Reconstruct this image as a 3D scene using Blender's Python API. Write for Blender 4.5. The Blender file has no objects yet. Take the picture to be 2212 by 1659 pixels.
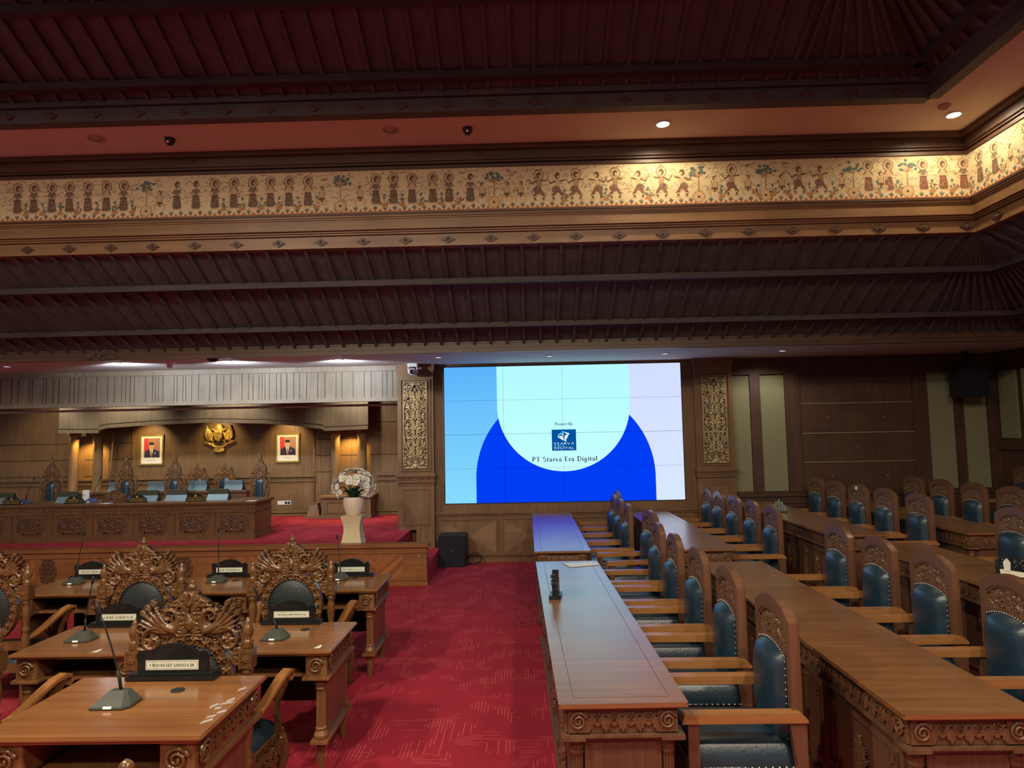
import bpy, bmesh, math, random
import numpy as np
from mathutils import Matrix, Vector
random.seed(7)
SC = bpy.context.scene
COL = SC.collection
PI = math.pi
R = math.radians

# ------------------------------------------------------------------ camera
F_PX, CX, CY, EYE = 1450.0, 1106.0, 829.5, 2.1
CM = np.array([[0.99959454, 0.02068726, -0.0195649],
               [-0.02105224, 0.0743088, -0.99701304],
               [-0.01917163, 0.99702068, 0.07471418]])
cam = bpy.data.cameras.new('camera')
cam.sensor_width = 36.0
cam.lens = F_PX / 2212.0 * 36.0
cam.clip_start = 0.05
cam_o = bpy.data.objects.new('camera', cam)
COL.objects.link(cam_o)
r_, d_, f_ = CM
cam_o.matrix_world = Matrix(((r_[0], -d_[0], -f_[0], 0), (r_[1], -d_[1], -f_[1], 0), (r_[2], -d_[2], -f_[2], EYE), (0, 0, 0, 1)))
SC.camera = cam_o


def at(px, py, y=None, z=None, x=None):
    """surveyed photo point -> world point on a known plane of the room"""
    d = CM.T @ np.array([(px - CX) / F_PX, (py - CY) / F_PX, 1.0])
    if y is not None:
        t = y / d[1]
    elif z is not None:
        t = (z - EYE) / d[2]
    else:
        t = x / d[0]
    return Vector((d[0] * t, d[1] * t, EYE + d[2] * t))


# ------------------------------------------------------------------ materials
def new_mat(name):
    m = bpy.data.materials.new(name)
    m.use_nodes = True
    nt = m.node_tree
    return m, nt, nt.nodes['Principled BSDF']


def nd(nt, t, **kw):
    n = nt.nodes.new(t)
    for k, v in kw.items():
        if hasattr(n, k):
            setattr(n, k, v)
        else:
            n.inputs[k].default_value = v
    return n


def ramp(nt, fac, c0, c1, p0=0.3, p1=0.7):
    r = nt.nodes.new('ShaderNodeValToRGB')
    r.color_ramp.elements[0].position = p0
    r.color_ramp.elements[1].position = p1
    r.color_ramp.elements[0].color = (*c0, 1)
    r.color_ramp.elements[1].color = (*c1, 1)
    nt.links.new(fac, r.inputs[0])
    return r


def wood(name, dark, light, grain='z', rough=0.4, fine=1.0, rot=None, bump=0.05, coat=0.0, cr=0.12):
    m, nt, b = new_mat(name)
    tc = nd(nt, 'ShaderNodeTexCoord')
    mp = nd(nt, 'ShaderNodeMapping')
    s = {'x': (1.2, 26, 26), 'y': (26, 1.2, 26), 'z': (26, 26, 1.2)}[grain]
    if rot is not None:
        mp.vector_type = 'TEXTURE'
        mp.inputs['Rotation'].default_value = rot
        s = tuple(1.0 / q for q in s)
    mp.inputs['Scale'].default_value = tuple(q * (fine if rot is None else 1 / fine) for q in s)
    nt.links.new(tc.outputs['Object'], mp.inputs['Vector'])
    n = nd(nt, 'ShaderNodeTexNoise', Scale=1.0, Detail=5.0, Roughness=0.65, Distortion=0.6)
    nt.links.new(mp.outputs[0], n.inputs['Vector'])
    r = ramp(nt, n.outputs['Fac'], dark, light, 0.32, 0.68)
    n2 = nd(nt, 'ShaderNodeTexNoise', Scale=2.3, Detail=2.0)
    nt.links.new(tc.outputs['Object'], n2.inputs['Vector'])
    mx = nd(nt, 'ShaderNodeMix', data_type='RGBA', blend_type='MULTIPLY')
    mx.inputs['Factor'].default_value = 0.5
    r2 = ramp(nt, n2.outputs['Fac'], (0.62, 0.6, 0.58), (1.15, 1.12, 1.1), 0.3, 0.7)
    nt.links.new(r.outputs[0], mx.inputs['A'])
    nt.links.new(r2.outputs[0], mx.inputs['B'])
    nt.links.new(mx.outputs['Result'], b.inputs['Base Color'])
    b.inputs['Roughness'].default_value = rough
    b.inputs['Coat Weight'].default_value = coat
    b.inputs['Coat Roughness'].default_value = cr
    if bump:
        bp = nd(nt, 'ShaderNodeBump', Strength=bump, Distance=0.01)
        nt.links.new(n.outputs['Fac'], bp.inputs['Height'])
        nt.links.new(bp.outputs[0], b.inputs['Normal'])
    return m


def plain(name, col, rough=0.5, metal=0.0, var=0.12, scale=14.0, bump=0.0, sheen=0.0, emit=None, est=1.0):
    m, nt, b = new_mat(name)
    tc = nd(nt, 'ShaderNodeTexCoord')
    n = nd(nt, 'ShaderNodeTexNoise', Scale=scale, Detail=4.0)
    nt.links.new(tc.outputs['Object'], n.inputs['Vector'])
    r = ramp(nt, n.outputs['Fac'], tuple(c * (1 - var) for c in col), tuple(min(1, c * (1 + var)) for c in col), 0.3, 0.7)
    nt.links.new(r.outputs[0], b.inputs['Base Color'])
    b.inputs['Roughness'].default_value = rough
    b.inputs['Metallic'].default_value = metal
    b.inputs['Sheen Weight'].default_value = sheen
    if bump:
        bp = nd(nt, 'ShaderNodeBump', Strength=bump, Distance=0.01)
        nt.links.new(n.outputs['Fac'], bp.inputs['Height'])
        nt.links.new(bp.outputs[0], b.inputs['Normal'])
    if emit:
        b.inputs['Emission Color'].default_value = (*emit, 1)
        b.inputs['Emission Strength'].default_value = est
    return m


def attr_mat(name, rough=0.8):
    m, nt, b = new_mat(name)
    a = nd(nt, 'ShaderNodeAttribute', attribute_name='paint')
    nt.links.new(a.outputs['Color'], b.inputs['Base Color'])
    b.inputs['Roughness'].default_value = rough
    return m


class Mth:
    def __init__(s, nt):
        s.nt = nt

    def __call__(s, op, a, b=0.0, c=0.0):
        n = s.nt.nodes.new('ShaderNodeMath')
        n.operation = op
        for i, v in enumerate((a, b, c)):
            if isinstance(v, (int, float)):
                n.inputs[i].default_value = v
            else:
                s.nt.links.new(v, n.inputs[i])
        return n.outputs[0]


def carpet_mat():
    m, nt, b = new_mat('red_carpet')
    q = Mth(nt)
    tc = nd(nt, 'ShaderNodeTexCoord')
    sp = nd(nt, 'ShaderNodeSeparateXYZ')
    nt.links.new(tc.outputs['Object'], sp.inputs[0])

    def lines(u, v, pitch, ln, thr, thr2, off):
        cu = q('FLOOR', q('DIVIDE', u, pitch))
        fu = q('FRACT', q('DIVIDE', u, pitch))
        w = nd(nt, 'ShaderNodeTexWhiteNoise', noise_dimensions='1D')
        nt.links.new(q('ADD', cu, off), w.inputs['W'])
        vv = q('ADD', q('DIVIDE', v, ln), q('MULTIPLY', w.outputs['Value'], 3.0))
        w2 = nd(nt, 'ShaderNodeTexWhiteNoise', noise_dimensions='2D')
        cmb = nd(nt, 'ShaderNodeCombineXYZ')
        nt.links.new(cu, cmb.inputs[0])
        nt.links.new(q('FLOOR', vv), cmb.inputs[1])
        nt.links.new(cmb.outputs[0], w2.inputs['Vector'])
        on = q('GREATER_THAN', w2.outputs['Value'], thr)
        thin = q('LESS_THAN', fu, 0.30)
        n = nd(nt, 'ShaderNodeTexNoise', noise_dimensions='3D', Scale=3.6, Detail=0.0)
        ad = nd(nt, 'ShaderNodeVectorMath', operation='ADD')
        ad.inputs[1].default_value = (off, off * 2, 0)
        nt.links.new(tc.outputs['Object'], ad.inputs[0])
        nt.links.new(ad.outputs[0], n.inputs['Vector'])
        msk = q('GREATER_THAN', n.outputs['Fac'], thr2)
        return q('MULTIPLY', q('MULTIPLY', on, thin), msk)

    a = lines(sp.outputs[0], sp.outputs[1], 0.026, 0.17, 0.35, 0.55, 3.0)
    c = lines(sp.outputs[1], sp.outputs[0], 0.026, 0.15, 0.45, 0.62, 11.0)
    l = q('MAXIMUM', a, c)
    n = nd(nt, 'ShaderNodeTexNoise', Scale=160.0, Detail=3.0)
    nt.links.new(tc.outputs['Object'], n.inputs['Vector'])
    n3 = nd(nt, 'ShaderNodeTexNoise', Scale=1.7, Detail=3.0)
    nt.links.new(tc.outputs['Object'], n3.inputs['Vector'])
    base = ramp(nt, q('ADD', q('MULTIPLY', n.outputs['Fac'], 0.6), q('MULTIPLY', n3.outputs['Fac'], 0.4)), (0.255, 0.004, 0.018), (0.405, 0.010, 0.035), 0.35, 0.65)
    mx = nd(nt, 'ShaderNodeMix', data_type='RGBA')
    nt.links.new(q('MULTIPLY', l, 0.5), mx.inputs['Factor'])
    nt.links.new(base.outputs[0], mx.inputs['A'])
    mx.inputs['B'].default_value = (0.66, 0.11, 0.11, 1)
    nt.links.new(mx.outputs['Result'], b.inputs['Base Color'])
    b.inputs['Roughness'].default_value = 0.95
    bp = nd(nt, 'ShaderNodeBump', Strength=0.4, Distance=0.01)
    nt.links.new(q('ADD', n.outputs['Fac'], q('MULTIPLY', l, 0.5)), bp.inputs['Height'])
    nt.links.new(bp.outputs[0], b.inputs['Normal'])
    return m


SCR_W, SCR_H = 3.98, 2.28


def screen_mat():
    m = bpy.data.materials.new('video_image')
    m.use_nodes = True
    nt = m.node_tree
    nt.nodes.clear()
    q = Mth(nt)
    out = nd(nt, 'ShaderNodeOutputMaterial')
    em = nd(nt, 'ShaderNodeEmission')
    tc = nd(nt, 'ShaderNodeTexCoord')
    sp = nd(nt, 'ShaderNodeSeparateXYZ')
    nt.links.new(tc.outputs['Object'], sp.inputs[0])
    x, z = sp.outputs[0], sp.outputs[2]

    def stadium(cx, cz, r, up):
        dx = q('SUBTRACT', x, cx)
        dz = q('SUBTRACT', z, cz)
        dzc = q('MINIMUM', dz, 0.0) if up else q('MAXIMUM', dz, 0.0)
        return q('LESS_THAN', q('ADD', q('MULTIPLY', dx, dx), q('MULTIPLY', dzc, dzc)), r * r)

    k = SCR_W
    tomb = stadium(0.503 * k, 1.615, 0.2795 * k, True)
    arch = stadium(0.506 * k, 0.40, 0.375 * k, False)
    v = q('DIVIDE', z, SCR_H)
    skyc = ramp(nt, v, (0.185, 0.55, 0.76), (0.080, 0.35, 0.74), 0.0, 1.0)
    tombc = ramp(nt, v, (0.44, 0.80, 0.90), (0.36, 0.74, 0.88), 0.2, 0.9)
    lav = ramp(nt, v, (0.54, 0.62, 0.80), (0.50, 0.56, 0.76), 0.0, 1.0)

    def mix(f, a, b):
        n = nd(nt, 'ShaderNodeMix', data_type='RGBA')
        nt.links.new(f, n.inputs['Factor'])
        for k_, s_ in (('A', a), ('B', b)):
            if isinstance(s_, tuple):
                n.inputs[k_].default_value = s_
            else:
                nt.links.new(s_, n.inputs[k_])
        return n.outputs['Result']

    right = q('GREATER_THAN', x, 0.5 * k)
    c = mix(right, skyc.outputs[0], lav.outputs[0])
    c = mix(arch, c, (0.0, 0.036, 0.70, 1))
    c = mix(tomb, c, tombc.outputs[0])
    nt.links.new(c, em.inputs['Color'])
    em.inputs['Strength'].default_value = 1.3
    nt.links.new(em.outputs[0], out.inputs[0])
    return m


WD = {}
WD['gold_teak'] = wood('carved_teak', (0.10, 0.047, 0.016), (0.205, 0.100, 0.037), 'z', 0.24, 0.8, coat=0.35)
WD['crest'] = wood('crest_teak', (0.105, 0.055, 0.027), (0.195, 0.105, 0.055), 'z', 0.28, 0.8, coat=0.3)
WD['teak_top'] = wood('desk_top_teak', (0.21, 0.086, 0.029), (0.315, 0.138, 0.050), 'x', 0.20, 0.55, bump=0.02, coat=0.3)
WD['teak'] = wood('desk_teak', (0.17, 0.075, 0.028), (0.28, 0.13, 0.052), 'z', 0.36, 0.8)
WD['row_top'] = wood('row_top_teak', (0.205, 0.086, 0.027), (0.31, 0.138, 0.045), 'x', 0.33, 0.75, bump=0.03, coat=1.0, cr=.26)
WD['row'] = wood('row_teak', (0.12, 0.060, 0.032), (0.195, 0.098, 0.052), 'z', 0.42, 0.8)
WD['row_carve'] = wood('row_carving', (0.12, 0.055, 0.026), (0.20, 0.095, 0.045), 'z', 0.4)
WD['arm'] = wood('arm_teak', (0.28, 0.122, 0.037), (0.42, 0.19, 0.064), 'y', 0.3, 0.7, coat=0.2)
WD['frame'] = wood('chair_frame_teak', (0.115, 0.053, 0.029), (0.172, 0.082, 0.046), 'z', 0.36, 0.7, coat=0.15)
WD['wall'] = wood('wall_veneer', (0.155, 0.078, 0.034), (0.235, 0.125, 0.058), 'z', 0.5, 1.3)
WD['wallx'] = wood('wall_veneer_cross', (0.205, 0.112, 0.055), (0.295, 0.168, 0.085), 'x', 0.5, 1.0)
WD['stagewall'] = wood('stage_veneer', (0.15, 0.085, 0.036), (0.23, 0.138, 0.062), 'z', 0.5, 1.0)
WD['valance'] = wood('valance_veneer', (0.175, 0.135, 0.095), (0.255, 0.20, 0.145), 'z', 0.55, 1.2)
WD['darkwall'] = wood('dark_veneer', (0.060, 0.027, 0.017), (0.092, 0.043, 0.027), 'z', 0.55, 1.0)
WD['rib_a'] = wood('parapet_rib_rising', (0.17, 0.058, 0.018), (0.42, 0.17, 0.06), 'x', 0.4, .75, rot=(0, R(-40), 0))
WD['rib_b'] = wood('parapet_rib_falling', (0.17, 0.058, 0.018), (0.42, 0.17, 0.06), 'x', 0.4, .75, rot=(0, R(40), 0))
WD['parapet'] = wood('parapet_teak', (0.22, 0.088, 0.030), (0.32, 0.135, 0.05), 'x', 0.38, 0.8)
WD['dais'] = wood('dais_teak', (0.115, 0.054, 0.022), (0.19, 0.094, 0.04), 'z', 0.42, 1.0)
WD['daiscarve'] = wood('dais_carving', (0.075, 0.032, 0.016), (0.125, 0.055, 0.027), 'z', 0.38)
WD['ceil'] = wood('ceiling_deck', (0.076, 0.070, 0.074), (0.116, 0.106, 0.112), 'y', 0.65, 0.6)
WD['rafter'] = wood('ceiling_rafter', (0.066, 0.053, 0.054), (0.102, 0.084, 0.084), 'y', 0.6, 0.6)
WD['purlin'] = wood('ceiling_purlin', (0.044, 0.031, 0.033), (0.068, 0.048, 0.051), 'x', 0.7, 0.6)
WD['beam'] = wood('beam_teak', (0.215, 0.118, 0.052), (0.305, 0.170, 0.078), 'x', 0.42, 0.5)
WD['crown'] = wood('crown_teak', (0.075, 0.038, 0.024), (0.115, 0.060, 0.038), 'x', 0.45, 0.5)
WD['row_top'].node_tree.nodes['Principled BSDF'].inputs['Specular IOR Level'].default_value = .9
WD['row_top'].node_tree.nodes['Principled BSDF'].inputs['Coat IOR'].default_value = 1.75
CARPET = carpet_mat()
SOFFIT = plain('soffit_paint', (0.72, 0.60, 0.53), 0.85, var=0.04, scale=3)
SOFFIT_B = plain('soffit_paint_cool', (0.60, 0.55, 0.55), 0.85, var=0.04, scale=3)
LEATHER = plain('blue_black_leather', (0.010, 0.030, 0.050), 0.36, var=0.2, scale=60, bump=0.12)
LEATHER_K = plain('black_leather', (0.018, 0.026, 0.026), 0.42, var=0.25, scale=70, bump=0.15)
BLACK = plain('black_lacquer', (0.010, 0.012, 0.012), 0.28, var=0.2)
MATTE = plain('matte_black', (0.012, 0.013, 0.015), 0.6, var=0.2)
GREYP = plain('console_plastic', (0.060, 0.066, 0.056), 0.42, var=0.1)
IVORY = plain('ivory_plate', (0.74, 0.76, 0.62), 0.5, var=0.03)
LEATHER.node_tree.nodes['Principled BSDF'].inputs['Specular IOR Level'].default_value = .85
INK = plain('black_ink', (0.01, 0.01, 0.01), 0.6)
BRASS = plain('nail_metal', (0.62, 0.52, 0.40), 0.32, 0.85, var=0.1)
GOLD = plain('gold_leaf', (0.78, 0.50, 0.12), 0.36, 0.75, var=0.12)
PGOLD = plain('old_gold', (0.38, 0.28, 0.14), 0.55, 0.35, var=0.15)
PBACK = plain('purple_brown_ground', (0.06, 0.034, 0.036), 0.8)
FABRIC = plain('olive_wall_fabric', (0.225, 0.215, 0.125), 0.9, var=0.08, scale=90, bump=0.1)
CREAM = plain('cream_stone', (0.72, 0.62, 0.40), 0.7, var=0.05)
POTM = plain('ceramic_pot', (0.80, 0.70, 0.58), 0.45, var=0.06, scale=5)
PETAL = plain('white_petal', (0.86, 0.86, 0.80), 0.6, var=0.05)
LEAFM = plain('dark_leaf', (0.022, 0.060, 0.045), 0.4, var=0.3)
WHITE = plain('white_plastic', (0.75, 0.76, 0.78), 0.4, var=0.03)
SCRG = plain('flip_screen_grey', (0.15, 0.215, 0.25), 0.4, var=0.05)
SCR_SHADED = plain('flip_screen_shaded', (0.085, 0.085, 0.066), 0.45, var=0.06)  # shade on the front-row monitors' upper face, put into the colour
LAMPOFF = plain('lamp_diffuser_off', (0.5, 0.36, 0.30), 0.6)
PAINT = attr_mat('painted_picture')
SCREEN = screen_mat()


def emis(name, c, s):
    m = bpy.data.materials.new(name)
    m.use_nodes = True
    nt = m.node_tree
    nt.nodes.clear()
    e = nd(nt, 'ShaderNodeEmission')
    e.inputs[0].default_value = (*c, 1)
    e.inputs[1].default_value = s
    o = nd(nt, 'ShaderNodeOutputMaterial')
    nt.links.new(e.outputs[0], o.inputs[0])
    return m


WARM_E = emis('warm_lamp_glow', (1.0, 0.86, 0.62), 14.0)
COOL_E = emis('cool_lamp_glow', (0.75, 0.9, 1.0), 20.0)
RED_E = emis('red_led', (1.0, 0.05, 0.08), 3.0)


# ------------------------------------------------------------------ mesh builder
class MB:
    def __init__(s):
        s.v, s.f, s.m, s.s = [], [], [], []

    def add(s, vs, fs, mi=0, smooth=False, M=None):
        b = len(s.v)
        if M is not None:
            vs = [tuple(M @ Vector(v)) for v in vs]
        s.v.extend(tuple(v) for v in vs)
        s.f.extend(tuple(b + i for i in f) for f in fs)
        s.m.extend([mi] * len(fs))
        s.s.extend([smooth] * len(fs))
        return s

    def box(s, x0, x1, y0, y1, z0, z1, mi=0, M=None):
        vs = [(x, y, z) for z in (z0, z1) for y in (y0, y1) for x in (x0, x1)]
        return s.add(vs, [(0, 2, 3, 1), (4, 5, 7, 6), (0, 1, 5, 4), (1, 3, 7, 5), (3, 2, 6, 7), (2, 0, 4, 6)], mi, False, M)

    def _p(s, a, b, t, ax):
        return {'y': (a, t, b), 'x': (t, a, b), 'z': (a, b, t)}[ax]

    def prism(s, poly, t0, t1, ax='y', mi=0, smooth=False, M=None):
        n = len(poly)
        vs = [s._p(a, b, t0, ax) for a, b in poly] + [s._p(a, b, t1, ax) for a, b in poly]
        s.add(vs, [tuple(range(n)), tuple(range(2 * n - 1, n - 1, -1))], mi, False, M)
        return s.add(vs, [(i, (i + 1) % n, n + (i + 1) % n, n + i) for i in range(n)], mi, smooth, M)

    def ring(s, outer, inner, t0, t1, ax='y', mi=0, closed=True, M=None):
        n = len(outer)
        vs = []
        for P, t in ((outer, t0), (inner, t0), (outer, t1), (inner, t1)):
            vs += [s._p(a, b, t, ax) for a, b in P]
        fs = []
        for i in range(n if closed else n - 1):
            j = (i + 1) % n
            fs += [(i, j, n + j, n + i), (2 * n + i, 3 * n + i, 3 * n + j, 2 * n + j), (i, 2 * n + i, 2 * n + j, j), (n + i, n + j, 3 * n + j, 3 * n + i)]
        if not closed:
            for i in (0, n - 1):
                fs.append((i, n + i, 3 * n + i, 2 * n + i))
        return s.add(vs, fs, mi, False, M)

    def lathe(s, prof, x=0, y=0, n=16, mi=0, M=None, flute=0.0, fz=None, smooth=True):
        vs = []
        for r, z in prof:
            for k in range(n):
                a = 2 * PI * k / n
                rr = r
                if flute and fz[0] <= z <= fz[1] and k % 3 == 0:
                    rr = r * (1 - flute)
                vs.append((x + rr * math.cos(a), y + rr * math.sin(a), z))
        fs = []
        for i in range(len(prof) - 1):
            for k in range(n):
                j = (k + 1) % n
                fs.append((i * n + k, i * n + j, (i + 1) * n + j, (i + 1) * n + k))
        fs.append(tuple(range(n - 1, -1, -1)))
        fs.append(tuple((len(prof) - 1) * n + k for k in range(n)))
        return s.add(vs, fs, mi, smooth and not flute, M)

    def tube(s, pts, r, n=8, mi=0, flat=None, side=None, M=None):
        pts = [Vector(p) for p in pts]
        N = len(pts)
        rs = r if isinstance(r, (list, tuple)) else [r] * N
        vs = []
        ref = Vector(side) if side else None
        for i, p in enumerate(pts):
            t = (pts[min(i + 1, N - 1)] - pts[max(i - 1, 0)]).normalized()
            if ref is None:
                ref = Vector((0, 0, 1)) if abs(t.z) < 0.9 else Vector((1, 0, 0))
            u = (ref - t * ref.dot(t)).normalized()
            if not side:
                ref = u
            w = t.cross(u)
            for k in range(n):
                a = 2 * PI * (k + 0.5) / n
                fa, fb = (1, 1) if flat is None else flat
                vs.append(p + u * (rs[i] * fa * math.cos(a)) + w * (rs[i] * fb * math.sin(a)))
        fs = [(i * n + k, i * n + (k + 1) % n, (i + 1) * n + (k + 1) % n, (i + 1) * n + k) for i in range(N - 1) for k in range(n)]
        fs += [tuple(range(n - 1, -1, -1)), tuple((N - 1) * n + k for k in range(n))]
        return s.add(vs, fs, mi, n > 4, M)

    def ball(s, c, r, mi=0, n=8, sc=(1, 1, 1), M=None):
        m = max(4, n // 2)
        vs, fs = [], []
        for i in range(m + 1):
            t = PI * i / m
            for k in range(n):
                a = 2 * PI * k / n
                vs.append((c[0] + r * sc[0] * math.sin(t) * math.cos(a), c[1] + r * sc[1] * math.sin(t) * math.sin(a), c[2] + r * sc[2] * math.cos(t)))
        for i in range(m):
            for k in range(n):
                j = (k + 1) % n
                fs.append((i * n + k, (i + 1) * n + k, (i + 1) * n + j, i * n + j))
        return s.add(vs, fs, mi, True, M)

    def bar(s, p0, p1, w, d, up=(0, 0, 1), mi=0):
        """rectangular bar from p0 to p1, w wide, hanging d below the line"""
        p0, p1, up = Vector(p0), Vector(p1), Vector(up)
        t = (p1 - p0).normalized()
        a = t.cross(up).normalized() * (w / 2)
        n = a.cross(t).normalized() * d
        if n.z > 0:
            n = -n
        vs = [p0 - a, p0 + a, p0 + a + n, p0 - a + n, p1 - a, p1 + a, p1 + a + n, p1 - a + n]
        return s.add(vs, [(0, 1, 2, 3), (7, 6, 5, 4), (0, 4, 5, 1), (1, 5, 6, 2), (2, 6, 7, 3), (3, 7, 4, 0)], mi)

    def pad(s, x0, x1, z0, z1, depth, y=0, n=10, e=3.0, mi=0, M=None):
        """bulging upholstered pad on the plane y, dome towards -y"""
        vs, fs = [], []
        for j in range(n + 1):
            for i in range(n + 1):
                u, v = 2 * i / n - 1, 2 * j / n - 1
                h = depth * (1 - abs(u) ** e) ** (1 / e) * (1 - abs(v) ** e) ** (1 / e)
                vs.append((x0 + (x1 - x0) * i / n, y - h, z0 + (z1 - z0) * j / n))
        for j in range(n):
            for i in range(n):
                a = j * (n + 1) + i
                fs.append((a, a + 1, a + n + 2, a + n + 1))
        return s.add(vs, fs, mi, True, M)

    def build(s, name, mats, parent=None, bev=0.0, kind=None):
        me = bpy.data.meshes.new(name)
        me.from_pydata(s.v, [], s.f)
        if not isinstance(mats, (list, tuple)):
            mats = [mats]
        for m in mats:
            me.materials.append(m)
        me.polygons.foreach_set('material_index', s.m)
        me.polygons.foreach_set('use_smooth', s.s)
        me.update()
        bm = bmesh.new()
        bm.from_mesh(me)
        if not all(s.s):
            bmesh.ops.recalc_face_normals(bm, faces=bm.faces)
        if bev:
            es = [e for e in bm.edges if len(e.link_faces) == 2 and e.calc_face_angle(0) > 0.6]
            bmesh.ops.bevel(bm, geom=es, offset=bev, segments=2, affect='EDGES', clamp_overlap=True)
        bm.to_mesh(me)
        bm.free()
        o = bpy.data.objects.new(name, me)
        COL.objects.link(o)
        if parent is not None:
            o.parent = parent
        if kind:
            o['kind'] = kind
        return o


def tag(o, label, cat, group=None):
    o['label'] = label
    o['category'] = cat
    if group:
        o['group'] = group
    return o


def thing(name, label, cat, loc=(0, 0, 0), rz=0.0, group=None):
    o = bpy.data.objects.new(name, None)
    o.empty_display_size = 0.1
    COL.objects.link(o)
    o.location = loc
    o.rotation_euler = (0, 0, rz)
    return tag(o, label, cat, group)


def kids(o):
    return [c for c in bpy.data.objects if c.parent is o]


def dup(root, label, loc, rz=0.0, group=None, scale=None):
    def cp(o, par):
        c = o.copy()
        COL.objects.link(c)
        c.parent = par
        for k in KID.get(o.name, ()):
            cp(k, c)
        return c
    KID.clear()
    for o in bpy.data.objects:
        if o.parent is not None:
            KID.setdefault(o.parent.name, []).append(o)
    c = cp(root, None)
    c.location = loc
    c.rotation_euler = (0, 0, rz)
    if scale:
        c.scale = scale
    c['label'] = label
    if group:
        c['group'] = group
    return c


KID = {}


# ------------------------------------------------------------------ carved reliefs
def spiral(cx, cz, r, turns=1.4, a0=0.0, d=1, w=0.012, h=0.014, n=40):
    t = np.linspace(0, 1, n)
    rr = r * (1 - 0.86 * t)
    a = a0 + d * turns * 2 * PI * t
    return (np.stack([cx + rr * np.cos(a), cz + rr * np.sin(a)], 1), w * (1 - 0.45 * t) + 0 * t, h * np.ones(n))


def line(pts, w, h, n=24, w1=None):
    pts = np.array(pts, float)
    seg = np.r_[0, np.cumsum(np.linalg.norm(np.diff(pts, axis=0), axis=1))]
    t = np.linspace(0, seg[-1], n)
    p = np.stack([np.interp(t, seg, pts[:, 0]), np.interp(t, seg, pts[:, 1])], 1)
    return (p, np.linspace(w, w if w1 is None else w1, n), h * np.ones(n))


def curve(p0, p1, p2, w, h, n=20, w1=None, leafy=False):
    t = np.linspace(0, 1, n)[:, None]
    p = (1 - t) ** 2 * np.array(p0) + 2 * t * (1 - t) * np.array(p1) + t * t * np.array(p2)
    ww = np.linspace(w, w if w1 is None else w1, n)
    if leafy:
        ww = w * np.sin(PI * (0.08 + 0.88 * np.linspace(0, 1, n))) ** 0.7
    return (p, ww, h * np.ones(n))


def leaf(x, z, a, L, w, h):
    dx, dz = math.cos(a), math.sin(a)
    o = []
    for s in (-1, 1):
        nx, nz = -dz * w * 0.55 * s, dx * w * 0.55 * s
        o.append(curve((x, z), (x + dx * L * .5 + nx * 1.6, z + dz * L * .5 + nz * 1.6), (x + dx * L, z + dz * L), w * .55, h, 12, leafy=True))
    return o


def flower(x, z, r, h, n=5):
    o = []
    for k in range(n):
        a = 2 * PI * k / n + 0.3
        o.append(line([(x + r * .35 * math.cos(a), z + r * .35 * math.sin(a)), (x + r * .72 * math.cos(a), z + r * .72 * math.sin(a))], r * .36, h * .75, 4))
    o.append((np.array([[x, z]]), np.array([r * .3]), np.array([h])))
    return o


def mirror(st):
    return st + [(p * np.array([-1, 1]), w, h) for p, w, h in st]


def foliage(inside, x0, x1, z0, z1, n, size, h, seed, spir=0.45):
    rnd = random.Random(seed)
    o, pts, tries = [], [], 0
    while len(pts) < n and tries < n * 40:
        tries += 1
        x, z = rnd.uniform(x0, x1), rnd.uniform(z0, z1)
        if not inside(x, z) or any((x - a) ** 2 + (z - b) ** 2 < (size * 0.72) ** 2 for a, b in pts):
            continue
        pts.append((x, z))
        a = rnd.uniform(0, 2 * PI)
        if rnd.random() < spir:
            o.append(spiral(x, z, size * rnd.uniform(.55, .8), 1.3, a, rnd.choice((-1, 1)), size * .2, h * rnd.uniform(.7, 1)))
        else:
            for da in (-.7, 0, .7):
                o += leaf(x - math.cos(a) * size * .4, z - math.sin(a) * size * .4, a + da, size * rnd.uniform(.8, 1.1), size * .26, h * rnd.uniform(.6, 1))
    return o


def height(strokes, x0, x1, z0, z1, res):
    nx, nz = int(round((x1 - x0) / res)) + 1, int(round((z1 - z0) / res)) + 1
    H = np.zeros((nz, nx))
    xs, zs = x0 + np.arange(nx) * res, z0 + np.arange(nz) * res
    for p, w, h in strokes:
        L = len(p)
        if L > 1:
            seg = np.r_[0, np.cumsum(np.linalg.norm(np.diff(p, axis=0), axis=1))]
            m = max(2, int(seg[-1] / max(0.35 * float(np.min(w)), res * .7)) + 1)
            t = np.linspace(0, seg[-1], m)
            p = np.stack([np.interp(t, seg, p[:, 0]), np.interp(t, seg, p[:, 1])], 1)
            w, h = np.interp(t, seg, w), np.interp(t, seg, h)
        for (x, z), r, hh in zip(p, w, h):
            r = max(r, res * .9)
            i0, i1 = max(0, int((x - r - x0) / res)), min(nx, int((x + r - x0) / res) + 2)
            j0, j1 = max(0, int((z - r - z0) / res)), min(nz, int((z + r - z0) / res) + 2)
            if i0 >= i1 or j0 >= j1:
                continue
            d = ((xs[None, i0:i1] - x) ** 2 + (zs[j0:j1, None] - z) ** 2) / (r * r)
            v = hh * np.sqrt(np.clip(1 - d, 0, 1))
            np.maximum(H[j0:j1, i0:i1], v, out=H[j0:j1, i0:i1])
    return H, xs, zs


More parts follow.
